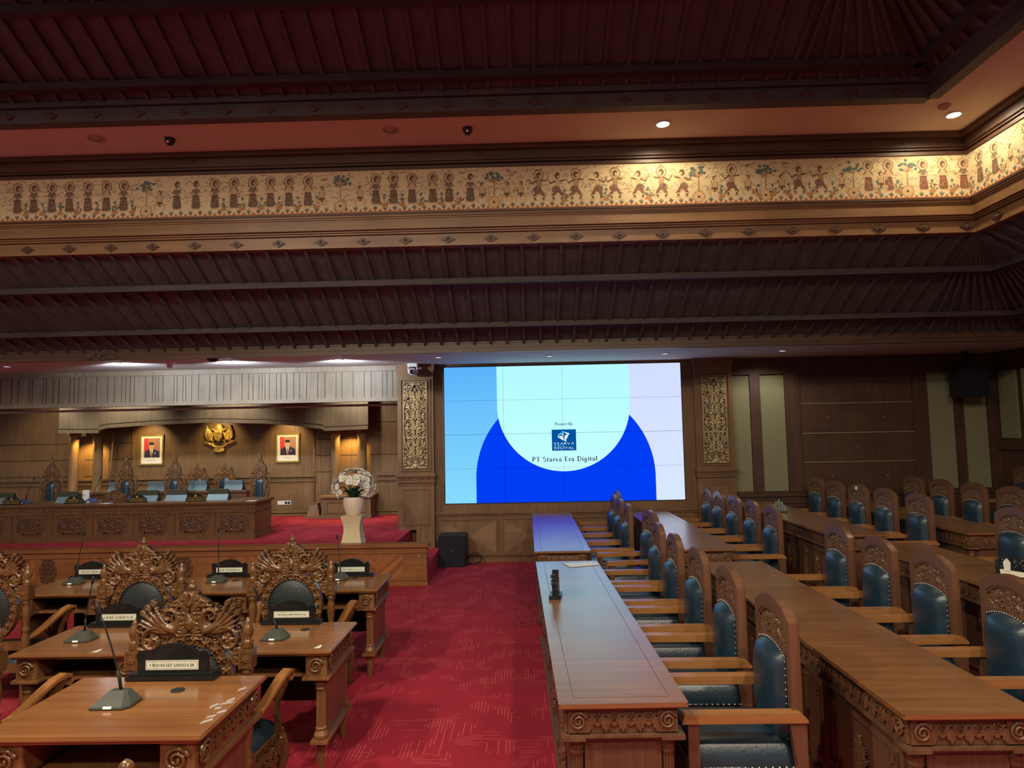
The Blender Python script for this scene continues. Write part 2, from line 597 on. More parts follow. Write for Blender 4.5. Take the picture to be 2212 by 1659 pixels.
def relief(mb, strokes, x0, x1, z0, z1, res, mask=None, base=0.0, back=0.0, mi=0, M=None):
    """heightfield carving in the xz plane, raised towards -y; cells without carving stay open unless base > 0"""
    H, xs, zs = height(strokes, x0, x1, z0, z1, res)
    nz, nx = H.shape
    XX, ZZ = np.meshgrid(xs, zs)
    K = H > 1e-5
    if base > 0:
        K = np.ones_like(K) if mask is None else mask(XX, ZZ)
        H = np.maximum(H, base)
    elif mask is not None:
        K &= mask(XX, ZZ)
    C = K[:-1, :-1] & K[1:, :-1] & K[:-1, 1:] & K[1:, 1:]
    used = np.zeros_like(K)
    used[:-1, :-1] |= C
    used[1:, :-1] |= C
    used[:-1, 1:] |= C
    used[1:, 1:] |= C
    idx = -np.ones(K.shape, int)
    idx[used] = np.arange(used.sum())
    vs = np.stack([XX[used], -H[used], ZZ[used]], 1).tolist()
    n0 = len(vs)
    a, b, c, d = idx[:-1, :-1][C], idx[:-1, 1:][C], idx[1:, 1:][C], idx[1:, :-1][C]
    fs = list(zip(a.tolist(), b.tolist(), c.tolist(), d.tolist()))
    mb.add(vs, fs, mi, True, M)
    if back > 0:
        vb = np.stack([XX[used], np.full(n0, back), ZZ[used]], 1).tolist()
        fb = list(zip(d.tolist(), c.tolist(), b.tolist(), a.tolist()))
        P = np.pad(C, 1)
        sd = []
        for (dj, di, q) in ((0, -1, 'l'), (0, 1, 'r'), (-1, 0, 'd'), (1, 0, 'u')):
            nb = P[1 + dj:P.shape[0] - 1 + dj, 1 + di:P.shape[1] - 1 + di]
            E_ = C & ~nb
            A, B, Cc, Dd = idx[:-1, :-1][E_], idx[:-1, 1:][E_], idx[1:, 1:][E_], idx[1:, :-1][E_]
            p, r = {'l': (Dd, A), 'r': (B, Cc), 'd': (A, B), 'u': (Cc, Dd)}[q]
            sd += [(j, i, i + n0, j + n0) for i, j in zip(p.tolist(), r.tolist())]
        off = len(mb.v)
        mb.add(vs + vb, [tuple(i + n0 for i in f) for f in fb] + sd, mi, True, M)
    return mb


# ------------------------------------------------------------------ lettering (own stroke letters)
def _a(cx, cy, rx, ry, a0, a1, n=9):
    return [(cx + rx * math.cos(R(a0 + (a1 - a0) * i / (n - 1))), cy + ry * math.sin(R(a0 + (a1 - a0) * i / (n - 1)))) for i in range(n)]


T_, N_, C_ = .15, .065, .11
GL = {
    'A': (.78, [(N_, [(.08, 0), (.38, 1)]), (T_, [(.38, 1), (.68, 0)]), (N_, [(.2, .34), (.56, .34)])], [(.08, 0), (.68, 0)]),
    'B': (.66, [(T_, [(.16, 0), (.16, 1)]), (C_, [(.16, .97), (.34, .97)] + _a(.34, .75, .17, .22, 90, -90) + [(.16, .53)]), (C_, [(.34, .53)] + _a(.36, .28, .21, .25, 90, -90) + [(.16, .03)])], [(.12, 0), (.12, 1)]),
    'C': (.72, [(C_, _a(.4, .5, .31, .48, 45, 315, 14))], []),
    'D': (.78, [(T_, [(.16, 0), (.16, 1)]), (C_, [(.16, .97)] + _a(.32, .5, .36, .47, 90, -90, 12) + [(.16, .03)])], [(.12, 0), (.12, 1)]),
    'E': (.64, [(T_, [(.16, 0), (.16, 1)]), (N_, [(.16, .97), (.56, .97), (.56, .84)]), (N_, [(.16, .52), (.46, .52)]), (N_, [(.16, .03), (.58, .03), (.58, .18)])], [(.12, 0), (.12, 1)]),
    'G': (.78, [(C_, _a(.4, .5, .31, .48, 48, 318, 14)), (T_, [(.64, .08), (.64, .42)])], [(.62, .44)]),
    'H': (.82, [(T_, [(.16, 0), (.16, 1)]), (T_, [(.66, 0), (.66, 1)]), (N_, [(.16, .52), (.66, .52)])], [(.16, 0), (.16, 1), (.66, 0), (.66, 1)]),
    'I': (.36, [(T_, [(.18, 0), (.18, 1)])], [(.18, 0), (.18, 1)]),
    'J': (.42, [(T_, [(.24, 1), (.24, .1)]), (N_, [(.24, .1), (.16, -.06), (.05, -.06)])], [(.24, 1)]),
    'K': (.74, [(T_, [(.16, 0), (.16, 1)]), (N_, [(.16, .45), (.6, 1)]), (T_, [(.3, .6), (.66, 0)])], [(.16, 0), (.16, 1), (.6, 1), (.66, 0)]),
    'L': (.62, [(T_, [(.16, 0), (.16, 1)]), (N_, [(.16, .03), (.56, .03), (.56, .2)])], [(.14, 0), (.16, 1)]),
    'M': (.96, [(N_, [(.14, 0), (.16, 1)]), (T_, [(.16, 1), (.47, .1)]), (N_, [(.47, .1), (.78, 1)]), (T_, [(.8, 0), (.8, 1)])], [(.14, 0), (.8, 0), (.14, 1), (.8, 1)]),
    'N': (.8, [(N_, [(.14, 0), (.14, 1)]), (T_, [(.14, 1), (.66, 0)]), (N_, [(.66, 0), (.66, 1)])], [(.14, 0), (.1, 1), (.66, 1)]),
    'O': (.82, [(C_, _a(.41, .5, .33, .48, 0, 360, 18))], []),
    'P': (.64, [(T_, [(.16, 0), (.16, 1)]), (C_, [(.16, .97), (.34, .97)] + _a(.34, .72, .21, .25, 90, -90) + [(.16, .47)])], [(.16, 0), (.12, 1)]),
    'R': (.72, [(T_, [(.16, 0), (.16, 1)]), (C_, [(.16, .97), (.34, .97)] + _a(.34, .73, .19, .24, 90, -90) + [(.16, .49)]), (T_, [(.34, .48), (.66, 0)])], [(.16, 0), (.12, 1), (.68, 0)]),
    'S': (.58, [(C_, _a(.29, .74, .2, .23, 40, 250, 9) + _a(.29, .27, .22, .25, 80, -140, 10))], []),
    'T': (.7, [(T_, [(.35, 0), (.35, 1)]), (N_, [(.06, .84), (.06, .97), (.64, .97), (.64, .84)])], [(.35, 0)]),
    'U': (.8, [(T_, [(.16, 1), (.16, .3)]), (C_, _a(.4, .3, .24, .28, 180, 360)), (N_, [(.64, .3), (.64, 1)])], [(.16, 1), (.64, 1)]),
    'V': (.76, [(T_, [(.08, 1), (.38, 0)]), (N_, [(.38, 0), (.68, 1)])], [(.1, 1), (.66, 1)]),
    'W': (1.06, [(T_, [(.08, 1), (.32, 0)]), (N_, [(.32, 0), (.53, .95)]), (T_, [(.53, .95), (.76, 0)]), (N_, [(.76, 0), (.98, 1)])], [(.1, 1), (.53, 1), (.96, 1)]),
    'Y': (.74, [(T_, [(.08, 1), (.37, .48)]), (N_, [(.37, .48), (.66, 1)]), (T_, [(.37, 0), (.37, .5)])], [(.1, 1), (.64, 1), (.37, 0)]),
    'a': (.52, [(C_, [(.08, .52)] + _a(.24, .46, .16, .16, 120, 0) + [(.4, .0)]), (C_, _a(.24, .18, .17, .17, 75, 330, 10))], [(.42, 0)]),
    'c': (.48, [(C_, _a(.27, .31, .2, .3, 50, 310, 12))], []),
    'e': (.5, [(C_, [(.08, .34), (.42, .34)] + _a(.26, .31, .18, .3, 8, 315, 14))], []),
    'g': (.52, [(C_, _a(.24, .4, .16, .2, 0, 360, 12)), (C_, [(.12, .24), (.14, .06), (.38, .02)] + _a(.26, -.14, .2, .14, 50, -200, 12)), (N_, [(.36, .54), (.5, .6)])], []),
    'i': (.28, [(T_, [(.15, 0), (.15, .6)]), (.16, [(.15, .78), (.15, .93)])], [(.15, 0), (.1, .6)]),
    'j': (.28, [(T_, [(.16, .6), (.16, -.1)]), (N_, [(.16, -.1), (.02, -.24)]), (.16, [(.16, .78), (.16, .93)])], [(.11, .6)]),
    'l': (.28, [(T_, [(.15, 0), (.15, 1.02)])], [(.15, 0), (.1, 1.02)]),
    'm': (.86, [(T_, [(.15, 0), (.15, .6)]), (C_, [(.15, .5), (.3, .58), (.42, .5), (.42, 0)]), (C_, [(.42, .5), (.57, .58), (.7, .5), (.7, 0)])], [(.15, 0), (.42, 0), (.7, 0)]),
    'o': (.54, [(C_, _a(.27, .31, .2, .3, 0, 360, 14))], []),
    'r': (.4, [(T_, [(.15, 0), (.15, .6)]), (C_, [(.15, .46), (.25, .58), (.38, .54)])], [(.15, 0), (.1, .6)]),
    's': (.42, [(C_, _a(.21, .45, .13, .14, 40, 250, 8) + _a(.21, .16, .15, .15, 80, -140, 8))], []),
    't': (.36, [(T_, [(.16, .8), (.16, .1)]), (N_, [(.16, .1), (.24, .02), (.34, .08)]), (N_, [(.03, .58), (.33, .58)])], []),
    'v': (.52, [(T_, [(.06, .6), (.26, 0)]), (N_, [(.26, 0), (.46, .6)])], [(.08, .6), (.44, .6)]),
    'y': (.52, [(T_, [(.06, .6), (.27, 0)]), (N_, [(.46, .6), (.2, -.2), (.08, -.22)])], [(.08, .6), (.44, .6)]),
    '.': (.24, [(.16, [(.12, 0), (.12, .13)])], []),
    ',': (.24, [(.15, [(.12, .0), (.12, .12)]), (N_, [(.13, .02), (.06, -.15)])], []),
    ' ': (.32, [], []),
}


def text_w(t, sp=.06):
    return sum(GL[c][0] + sp for c in t) - sp


def letters(mb, t, x, z, size, y=0.0, mi=0, sp=.06, serif=True, M=None, wide=1.0, bold=1.0):
    """flat lettering in the xz plane facing -y, starting at x, baseline z"""
    for c in t:
        w, st, sf = GL[c]
        k = 0
        for wd, pts in st:
            for (ax, az), (bx, bz) in zip(pts, pts[1:]):
                dx, dz = bx - ax, bz - az
                L = math.hypot(dx, dz) or 1
                e = min(wd * .3, .03) if len(pts) > 2 else 0
                ax_, az_, bx_, bz_ = ax - dx / L * e, az - dz / L * e, bx + dx / L * e, bz + dz / L * e
                nx, nz = -dz / L * wd / 2 * bold, dx / L * wd / 2 * bold
                k += 1
                q = [(ax_ + nx, az_ + nz), (ax_ - nx, az_ - nz), (bx_ - nx, bz_ - nz), (bx_ + nx, bz_ + nz)]
                mb.add([(x + a * size * wide, y - k * 2e-5, z + b * size) for a, b in q], [(0, 1, 2, 3)], mi, False, M)
        if serif:
            for sx, sz in sf:
                s0 = sz - (.05 if sz > .3 else 0)
                k += 1
                q = [(sx - .14, s0), (sx + .14, s0), (sx + .14, s0 + .05), (sx - .14, s0 + .05)]
                mb.add([(x + a * size * wide, y - k * 2e-5, z + b * size) for a, b in q], [(0, 1, 2, 3)], mi, False, M)
        x += (w + sp) * size * wide
    return x


# ------------------------------------------------------------------ painting (colour of painted cloth / printed pictures)
class Canvas:
    def __init__(s, w, h, res, bg):
        s.res, s.nx, s.nz = res, int(round(w / res)) + 1, int(round(h / res)) + 1
        s.C = np.tile(np.array(bg, float), (s.nz, s.nx, 1))
        s.X, s.Z = np.arange(s.nx) * res, np.arange(s.nz) * res

    def _win(s, x0, x1, z0, z1):
        i0, i1 = max(0, int(x0 / s.res) - 1), min(s.nx, int(x1 / s.res) + 2)
        j0, j1 = max(0, int(z0 / s.res) - 1), min(s.nz, int(z1 / s.res) + 2)
        return (i0, i1, j0, j1) if i0 < i1 and j0 < j1 else None

    def _put(s, w, d, col, a=1.0):
        i0, i1, j0, j1 = w
        al = np.clip(0.5 - d / s.res, 0, 1)[..., None] * a
        s.C[j0:j1, i0:i1] = s.C[j0:j1, i0:i1] * (1 - al) + np.array(col) * al

    def grid(s, w):
        i0, i1, j0, j1 = w
        return np.meshgrid(s.X[i0:i1], s.Z[j0:j1])

    def ell(s, cx, cz, rx, rz, col, ring=0.0, a=1.0):
        w = s._win(cx - rx - .02, cx + rx + .02, cz - rz - .02, cz + rz + .02)
        if w:
            X, Z = s.grid(w)
            d = (np.hypot((X - cx) / rx, (Z - cz) / rz) - 1) * min(rx, rz)
            s._put(w, np.abs(d) - ring if ring else d, col, a)

    def seg(s, x0, z0, x1, z1, r, col, r1=None):
        r1 = r if r1 is None else r1
        m = max(r, r1) + .01
        w = s._win(min(x0, x1) - m, max(x0, x1) + m, min(z0, z1) - m, max(z0, z1) + m)
        if w:
            X, Z = s.grid(w)
            dx, dz = x1 - x0, z1 - z0
            t = np.clip(((X - x0) * dx + (Z - z0) * dz) / (dx * dx + dz * dz + 1e-9), 0, 1)
            s._put(w, np.hypot(X - x0 - t * dx, Z - z0 - t * dz) - (r + (r1 - r) * t), col)

    def poly(s, pts, col):
        w = s._win(min(p[0] for p in pts), max(p[0] for p in pts), min(p[1] for p in pts), max(p[1] for p in pts))
        if w:
            X, Z = s.grid(w)
            ins = np.zeros(X.shape, bool)
            dm = np.full(X.shape, 9.0)
            n = len(pts)
            for k in range(n):
                (ax, az), (bx, bz) = pts[k], pts[(k + 1) % n]
                cr = (az > Z) != (bz > Z)
                with np.errstate(divide='ignore', invalid='ignore'):
                    xi = (bx - ax) * (Z - az) / (bz - az + 1e-12) + ax
                ins ^= cr & (X < xi)
                t = np.clip(((X - ax) * (bx - ax) + (Z - az) * (bz - az)) / ((bx - ax) ** 2 + (bz - az) ** 2 + 1e-12), 0, 1)
                dm = np.minimum(dm, np.hypot(X - ax - t * (bx - ax), Z - az - t * (bz - az)))
            s._put(w, np.where(ins, -dm, dm), col)

    def mesh(s, name, place, parent=None, mat=None, kind=None):
        """place(x, z) -> world/local point arrays"""
        X, Z = np.meshgrid(s.X, s.Z)
        P = place(X.ravel(), Z.ravel())
        n = s.nx
        i = (np.arange(s.nz - 1)[:, None] * n + np.arange(n - 1)[None, :]).ravel()
        f = np.stack([i, i + 1, i + n + 1, i + n], 1)
        me = bpy.data.meshes.new(name)
        me.vertices.add(len(P))
        me.vertices.foreach_set('co', P.astype(np.float32).ravel())
        me.loops.add(f.size)
        me.loops.foreach_set('vertex_index', f.astype(np.int32).ravel())
        me.polygons.add(len(f))
        me.polygons.foreach_set('loop_start', np.arange(0, f.size, 4, dtype=np.int32))
        me.update(calc_edges=True)
        at_ = me.color_attributes.new('paint', 'FLOAT_COLOR', 'POINT')
        at_.data.foreach_set('color', np.c_[s.C.reshape(-1, 3), np.ones(len(P))].astype(np.float32).ravel())
        me.materials.append(mat or PAINT)
        o = bpy.data.objects.new(name, me)
        COL.objects.link(o)
        if parent:
            o.parent = parent
        if kind:
            o['kind'] = kind
        return o
# ================================================================== THE ROOM
WX, WY = 7.84, 11.34          # right wall, front wall
STRUCT = 'structure'


def struct(name, mb, mats, parent=None, bev=0.0):
    return mb.build(name, mats, parent, bev, None if parent else STRUCT)


floor = struct('floor', MB().box(-12.5, WX, -6.5, WY, -0.2, 0), CARPET)
struct('floor_platform', MB().box(3.05, WX, -2, WY, 0, 0.13).box(6.78, WX, -2, WY, 0.13, 0.26), CARPET)
struct('floor_tier', MB().box(-9.7, -0.42, -4, 3.46, 0, 0.19), CARPET)
struct('floor_stage', MB().box(-12.5, -1.93, 9.74, 13.6, 0, 0.56).box(-1.93, -1.44, 9.74, WY, 0, 0.27), CARPET)

# ---- parapet in front of the stage
PY = 9.62
pp = MB().box(-9.7, -1.44, PY, 9.74, 0, .55)
pp.box(-9.7, -1.41, PY - .035, 9.76, .535, .585).box(-9.7, -1.425, PY - .02, PY, .455, .485)
pp.box(-9.7, -1.425, PY - .022, PY, 0, .065).box(-9.7, -1.43, PY - .03, PY, .075, .095)
parapet = struct('trim_1', pp, WD['parapet'])
PO = [-8.82, -6.86, -4.90, -2.94]
for k, ox in enumerate(PO):
    nx = PO[k + 1] if k + 1 < len(PO) else -1.62
    if ox > -8.9:
        MB().box(ox - .17, ox - .155, PY - .006, PY, .1, .455).box(ox + .155, ox + .17, PY - .006, PY, .1, .455).build('post_edge', WD['parapet'], parapet)
    a, b = ox + .18, (nx - .18 if k + 1 < len(PO) else -1.78)
    q = [a + (b - a) * t for t in (0, .22, .61, 1)]
    MB().box(q[1], q[2], PY - .005, PY, .1, .455).build('ribbed_panel', WD['rib_b'], parapet)
    MB().box(q[2] + .004, q[3], PY - .005, PY, .1, .455).build('ribbed_panel', WD['rib_a'], parapet)


def lozenge(x, z, w, h):
    return lambda a, b: (abs(a - x) / w + abs(b - z) / h) < 1


orn = MB()
st = foliage(lambda x, z: (x / .11) ** 2 + (abs(z) / .19) ** 2 < 1, 0, .11, -.18, .18, 26, .045, .022, 5)
relief(orn, mirror(st), -.13, .13, -.2, .2, .006)
o0 = None
for ox in PO[1:]:
    if o0 is None:
        o0 = orn.build('carved_ornament', WD['daiscarve'], parapet)
    else:
        o1 = o0.copy()
        COL.objects.link(o1)
        o0 = o1
    o0.location = (ox, PY, .28)
end = MB().box(-1.60, -1.50, PY - .008, PY, .1, .455)
for z in (.13, .42):
    end.add([(-1.58, PY - .012, z), (-1.52, PY - .012, z), (-1.55, PY - .02, z + (.03 if z < .2 else -.03))], [(0, 1, 2)])
end.build('end_post', WD['parapet'], parapet)

# ---- front wall behind the screen, pilasters, wainscot
wf = MB()
wf.box(-2.1, WX + .2, WY, WY + .15, -.1, 3.5)
wall_front = struct('wall_front', wf, WD['wall'])
SX0, SX1, SZ0, SZ1 = -1.365, 2.615, 0.967, 3.247
fr = MB()
fr.box(-1.54, SX0 - .012, WY - .06, WY, .83, 3.3).box(SX1 + .012, 2.81, WY - .06, WY, .83, 3.3)
fr.box(SX0 - .012, SX1 + .012, WY - .06, WY, .83, SZ0 - .012).box(SX0 - .012, SX1 + .012, WY - .06, WY, SZ1 + .012, 3.3)
for x in (-1.50, -1.46, -1.42, 2.66, 2.70, 2.74, 2.78):
    fr.box(x - .008, x + .008, WY - .07, WY - .06, .84, 3.29)
struct('screen_surround', fr, WD['wall'], wall_front)
wn = MB().box(-1.54, 2.81, WY - .05, WY, 0, .80).box(-1.54, 2.81, WY - .10, WY, .795, .83).box(-1.54, 2.81, WY - .075, WY, .765, .785)
wn.box(-1.54, 2.81, WY - .075, WY, 0, .06).box(-1.54, 2.81, WY - .085, WY, .105, .125)
struct('wainscot', wn, WD['wall'], wall_front)
for k in range(4):
    a = -1.46 + k * 1.055
    b = a + .93
    z0, z1, y = .148, .696, WY - .052
    c = ((a + b) / 2, (z0 + z1) / 2)
    p = MB()
    for q, mi in (((a, z0), (b, z0)), 0), (((b, z0), (b, z1)), 1), (((b, z1), (a, z1)), 0), (((a, z1), (a, z0)), 1):
        p.add([(q[0][0], y, q[0][1]), (q[1][0], y, q[1][1]), (c[0], y - .001, c[1])], [(0, 1, 2)], mi)
    p.ring([(a - .02, z0 - .02), (b + .02, z0 - .02), (b + .02, z1 + .02), (a - .02, z1 + .02)], [(a, z0), (b, z0), (b, z1), (a, z1)], y - .018, y)
    struct('wainscot_panel', p, [WD['wall'], WD['wallx']], wall_front)
struct('baseboard_front', MB().box(2.81, WX, WY - .04, WY, .13, .25), WD['darkwall'])

PLY = WY - .17


def pilaster(x0, x1, zb0, zb1, n):
    m = MB()
    xm = (x0 + x1) / 2
    m.box(x0, xm, PLY, WY, zb0, 3.3).box(xm, x1, PLY, WY, zb1, 3.3)
    m.box(x0 - .02, x1 + .02, PLY - .03, WY, 3.2, 3.3).box(x0 - .01, x1 + .01, PLY - .015, WY, 3.16, 3.2)
    m.box(x0 - .035, x1 + .035, PLY - .06, WY, 1.44, 1.468).box(x0 - .02, x1 + .02, PLY - .045, WY, 1.42, 1.44)
    m.box(x0 - .02, x1 + .02, PLY - .035, WY, 1.335, 1.355).box(x0 - .005, x1 + .005, PLY - .018, WY, 1.355, 1.42)
    m.box(xm, x1 + .01, PLY - .025, WY, zb1, zb1 + .09)
    a, b, z0, z1 = x0 + .10, x1 - .10, .66, 1.22
    m.ring([(a - .015, z0 - .015), (b + .015, z0 - .015), (b + .015, z1 + .015), (a - .015, z1 + .015)], [(a, z0), (b, z0), (b, z1), (a, z1)], PLY - .012, PLY)
    a, b, z0, z1 = x0 + .07, x1 - .07, 1.545, 3.03
    m.ring([(a - .02, z0 - .02), (b + .02, z0 - .02), (b + .02, z1 + .02), (a - .02, z1 + .02)], [(a, z0), (b, z0), (b, z1), (a, z1)], PLY - .02, PLY)
    o = struct('trim_%d' % n, m, WD['wall'])
    fz = MB()
    s = []
    for i in range(7):
        cx = -.24 + i * .08
        s += [spiral(cx, 0, .028, 1.2, i, 1 if i % 2 else -1, .008, .012)] + leaf(cx + .025, -.01, .8, .045, .014, .01)
    relief(fz, s, -.30, .30, -.032, .032, .006, M=Matrix.Translation((xm, PLY - .018, 1.388)))
    fz.build('carved_band', WD['row_carve'], o)
    return o


pil_l = pilaster(-2.137, -1.536, .56, .27, 2)
pil_r = pilaster(2.81, 3.432, 0, .0, 3)


def gold_panel():
    W, Hh = .195, .715
    st = []
    # frame and the pointed shield outline
    for a, b in (((-W, -Hh), (W, -Hh)), ((W, -Hh), (W, Hh)), ((-W, Hh), (W, Hh))):
        st.append(line([a, b], .011, .020, 60))
    sh = [(.0, .70), (.07, .58), (.14, .44), (.185, .30), (.19, .1), (.19, -.12), (.165, -.3), (.12, -.42), (.085, -.50), (0, -.50)]
    t = np.linspace(0, 1, 9)
    st.append(line(sh, .013, .026, 90))
    # stacked pairs of volutes on a centre stem
    zs = [.52, .36, .20, .04, -.12, -.27, -.40]
    for i, z in enumerate(zs):
        r = [.035, .055, .068, .072, .07, .058, .036][i]
        cx = [.05, .085, .105, .112, .108, .085, .05][i]
        st.append(spiral(cx, z, r, 1.5, PI * .9, -1 if i < 6 else 1, .012, .024, 50))
        st.append(curve((0, z - .06), (.03, z - .02), (cx - r * .6, z + r * .8), .010, .02, leafy=True))
        for k, a in enumerate((1.2, .5, -.2, -.9)):
            st += leaf(.012, z - .02 - k * .012, a, .06 + .012 * (i in (2, 3, 4)), .016, .018)
        for a in (-.5, -1.2, .6):
            st += leaf(cx + .01, z - r * .9, a, .055, .016, .017)
        st += leaf(0, z + .03, PI / 2, .06, .02, .022)
    st += foliage(lambda x, z: x < .18 and not ((x < np.interp(-z, [-q[1] for q in sh], [q[0] for q in sh]) + .012) and z > -.52), .01, .185, -.70, .70, 60, .046, .018, 3, .55)
    st += foliage(lambda x, z: (x < np.interp(-z, [-q[1] for q in sh], [q[0] for q in sh]) - .02) and z > -.48, .02, .17, -.48, .62, 90, .034, .015, 9, .35)
    st.append((np.array([[0, -.69]]), np.array([.05]), np.array([.03])))
    mb = MB()
    relief(mb, mirror(st), -W - .01, W + .01, -Hh - .01, Hh + .01, .0052)
    return mb


gp = thing('gilded_panel', 'gilded pierced carved panel on the pilaster between the stage and the video wall', 'carved panel', (-1.8365, PLY - .012, 2.287), 0, 'gilded pilaster panels')
gold_panel().build('filigree', PGOLD, gp)
MB().box(-.203, .203, .004, .011, -.725, .725).build('backboard', PBACK, gp)
dup(gp, 'gilded pierced carved panel on the pilaster between the video wall and the fabric wall panels', (3.121, PLY - .012, 2.287), 0, 'gilded pilaster panels')

# ---- right part of the front wall
rw = MB()
rw.box(3.432, WX, WY - .05, WY, 3.02, 3.3).box(3.432, WX, WY - .03, WY, .13, 1.06).box(3.432, WX, WY - .07, WY, .99, 1.03).box(3.432, WX, WY - .05, WY, .88, .91)
for a, b in ((3.76, 3.93), (4.34, 4.57), (6.48, 6.69), (7.12, 7.27), (7.66, WX)):
    rw.box(a, b, WY - .05, WY, 1.06, 3.02)
rw.box(4.57, 4.60, WY - .035, WY, 1.06, 3.02).box(6.45, 6.48, WY - .035, WY, 1.06, 3.02)
for k in range(5):
    a = 3.55 + k * .86
    rw.ring([(a, .3), (a + .76, .3), (a + .76, .84), (a, .84)], [(a + .03, .33), (a + .73, .33), (a + .73, .81), (a + .03, .81)], WY - .045, WY - .03)
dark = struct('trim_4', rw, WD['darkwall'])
for a, b in ((3.434, 3.76), (3.93, 4.34), (6.69, 7.12), (7.27, 7.66)):
    MB().box(a + .004, b - .004, WY - .03, WY - .001, 1.075, 3.0).build('fabric_panel', FABRIC, wall_front, .004)
vp = MB()
for i in range(4):
    for j in range(4):
        x0, z0 = 4.602 + i * .4615, 1.07 + j * .4865
        vp.box(x0, x0 + .459, WY - .018, WY - .001, z0, z0 + .484, (i + j) % 2)
struct('veneer_panel', vp, [wood('dark_rib_a', (0.068, 0.030, 0.019), (0.10, 0.047, 0.03), 'x', .5, 1.2, rot=(0, R(-40), 0)), WD['darkwall']], wall_front)
for z in (2.514, 2.02, 1.54):
    MB().box(4.60, 6.45, WY - .030, WY - .018, z - .009, z + .009).build('brass_strip', plain('brass_strip', (.55, .47, .28), .35, .8), wall_front)
for x, z in ((5.06, 2.27), (5.98, 2.27), (5.52, 1.78), (5.08, 1.30), (5.98, 1.30)):
    m = MB().lathe([(.026, 0), (.026, .008), (.016, .012)], n=14, M=Matrix.Translation((x, WY - .018, z)) @ Matrix.Rotation(PI / 2, 4, 'X'))
    m.build('round_stud', WD['row'], wall_front)

# ---- right wall
wr = MB().box(WX, WX + .15, -6, WY + .15, -.1, 3.5)
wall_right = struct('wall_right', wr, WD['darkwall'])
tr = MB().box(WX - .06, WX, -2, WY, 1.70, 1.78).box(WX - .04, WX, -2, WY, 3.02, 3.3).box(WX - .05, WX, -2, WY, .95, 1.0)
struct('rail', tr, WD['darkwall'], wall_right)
y = 11.22
for k in range(8):
    MB().box(WX - .03, WX, y - .40, y, 1.88, 2.98).build('fabric_panel', FABRIC, wall_right, .004)
    y -= .40 + (.12 if k % 2 == 0 else .3)

# ---- stage recess
BY = 13.5
struct('wall_stage', MB().box(-12.5, -2.0, BY, BY + .15, .4, 3.4).box(-2.137, -1.99, WY + .0, BY, .56, 3.4), WD['stagewall'])
stage_wall = bpy.data.objects['wall_stage']
struct('ceiling_stage', MB().box(-12.5, -2.0, WY, BY, 3.22, 3.34), plain('recess_ceiling', (.12, .09, .07), .8))
va = MB().box(-12.5, -2.137, WY - .06, WY + .04, 2.70, 3.3).box(-12.5, -2.137, WY - .09, WY - .06, 2.70, 2.76).box(-12.5, -2.137, WY - .10, WY - .06, 3.215, 3.3)
valance = struct('trim_5', va, WD['valance'])
gr = MB()
rnd = random.Random(3)
x = -9.6
while x < -2.2:
    gr.box(x - .003, x + .003, WY - .064, WY - .060, 2.765, 3.21)
    x += rnd.choice((.052, .075, .1, .12, .19))
gr.build('groove', plain('groove_shadow_gap', (.02, .014, .01), .8), valance)
rail = MB().tube([(-12, WY + .28, 2.655), (-2.14, WY + .28, 2.655)], .022, 8)
rail.build('curtain_rail', plain('rail_grey', (.50, .47, .43), .4), valance)

# arched header, columns and niches at the back
HY = 12.92
prof = [(127, 936), (213, 936), (216, 929), (232, 925), (330, 918), (450, 913), (570, 915), (640, 920), (697, 927), (702, 931), (795, 927)]
P = [at(a, b, y=HY) for a, b in prof]
poly = [(p.x, p.z) for p in P] + [(P[-1].x, 3.2), (P[0].x, 3.2)]
hd = MB().prism(poly, HY, HY + .07, 'y')
lip = [(p.x, p.z) for p in P]
hd.ring([(a, b + .05) for a, b in lip], lip, HY - .03, HY, 'y', closed=False)
hd.ring([(a, b + .105) for a, b in lip], [(a, b + .085) for a, b in lip], HY - .015, HY, 'y', closed=False)
header = struct('trim_6', hd, WD['valance'])
COLM = wood('stage_column_wood', (.17, .105, .048), (.26, .165, .08), 'z', .45)
for x0, x1, nx0, nx1 in ((at(147, 940, y=13.2).x, at(162, 940, y=13.2).x, None, None), (at(199, 940, y=13.2).x, at(215, 940, y=13.2).x, None, None), (at(714, 940, y=13.2).x, at(730, 940, y=13.2).x, None, None), (at(772, 940, y=13.2).x, at(788, 940, y=13.2).x, None, None)):
    c, r = (x0 + x1) / 2, .088
    cm = MB().lathe([(r * 1.35, .98), (r * 1.35, 1.03), (r * 1.05, 1.06), (r, 1.12), (r, 2.12), (r * 1.15, 2.15), (r * .95, 2.19), (r * 1.4, 2.25), (r * 1.4, 2.3)], c, 13.28, 20)
    cm.build('column', COLM, header)
for a, b in ((127, 226), (694, 800)):
    xa, xb = at(a, 1066, y=12.95).x, at(b, 1066, y=12.95).x
    m = MB().box(xa, xb, 12.96, BY, .56, .95).box(xa - .04, xb + .04, 12.9, BY, .95, .985).box(xa - .02, xb + .02, 12.93, BY, .56, .62)
    m.ring([(xa + .09, .66), (xb - .09, .66), (xb - .09, .88), (xa + .09, .88)], [(xa + .11, .68), (xb - .11, .68), (xb - .11, .86), (xa + .11, .86)], 12.938, 12.95)
    m.build('plinth', WD['stagewall'], header)
gv = MB()
for a, b, zz in ((-12.4, -9.3, (1.42, 1.75, 2.08)), (-8.94, -8.62, (1.42, 1.75, 2.08)), (-8.45, -7.95, (1.42, 1.75, 2.08)), (-4.25, -3.86, (1.42, 1.75, 2.08)), (-3.72, -3.35, (1.42, 1.75, 2.08)), (-3.15, -2.15, (1.2, 1.75, 2.4))):
    for z in zz:
        gv.box(a, b, BY - .004, BY, z - .006, z + .006)
for x in (-8.0, -4.25):
    gv.box(x - .006, x + .006, BY - .004, BY, .95, 2.6)
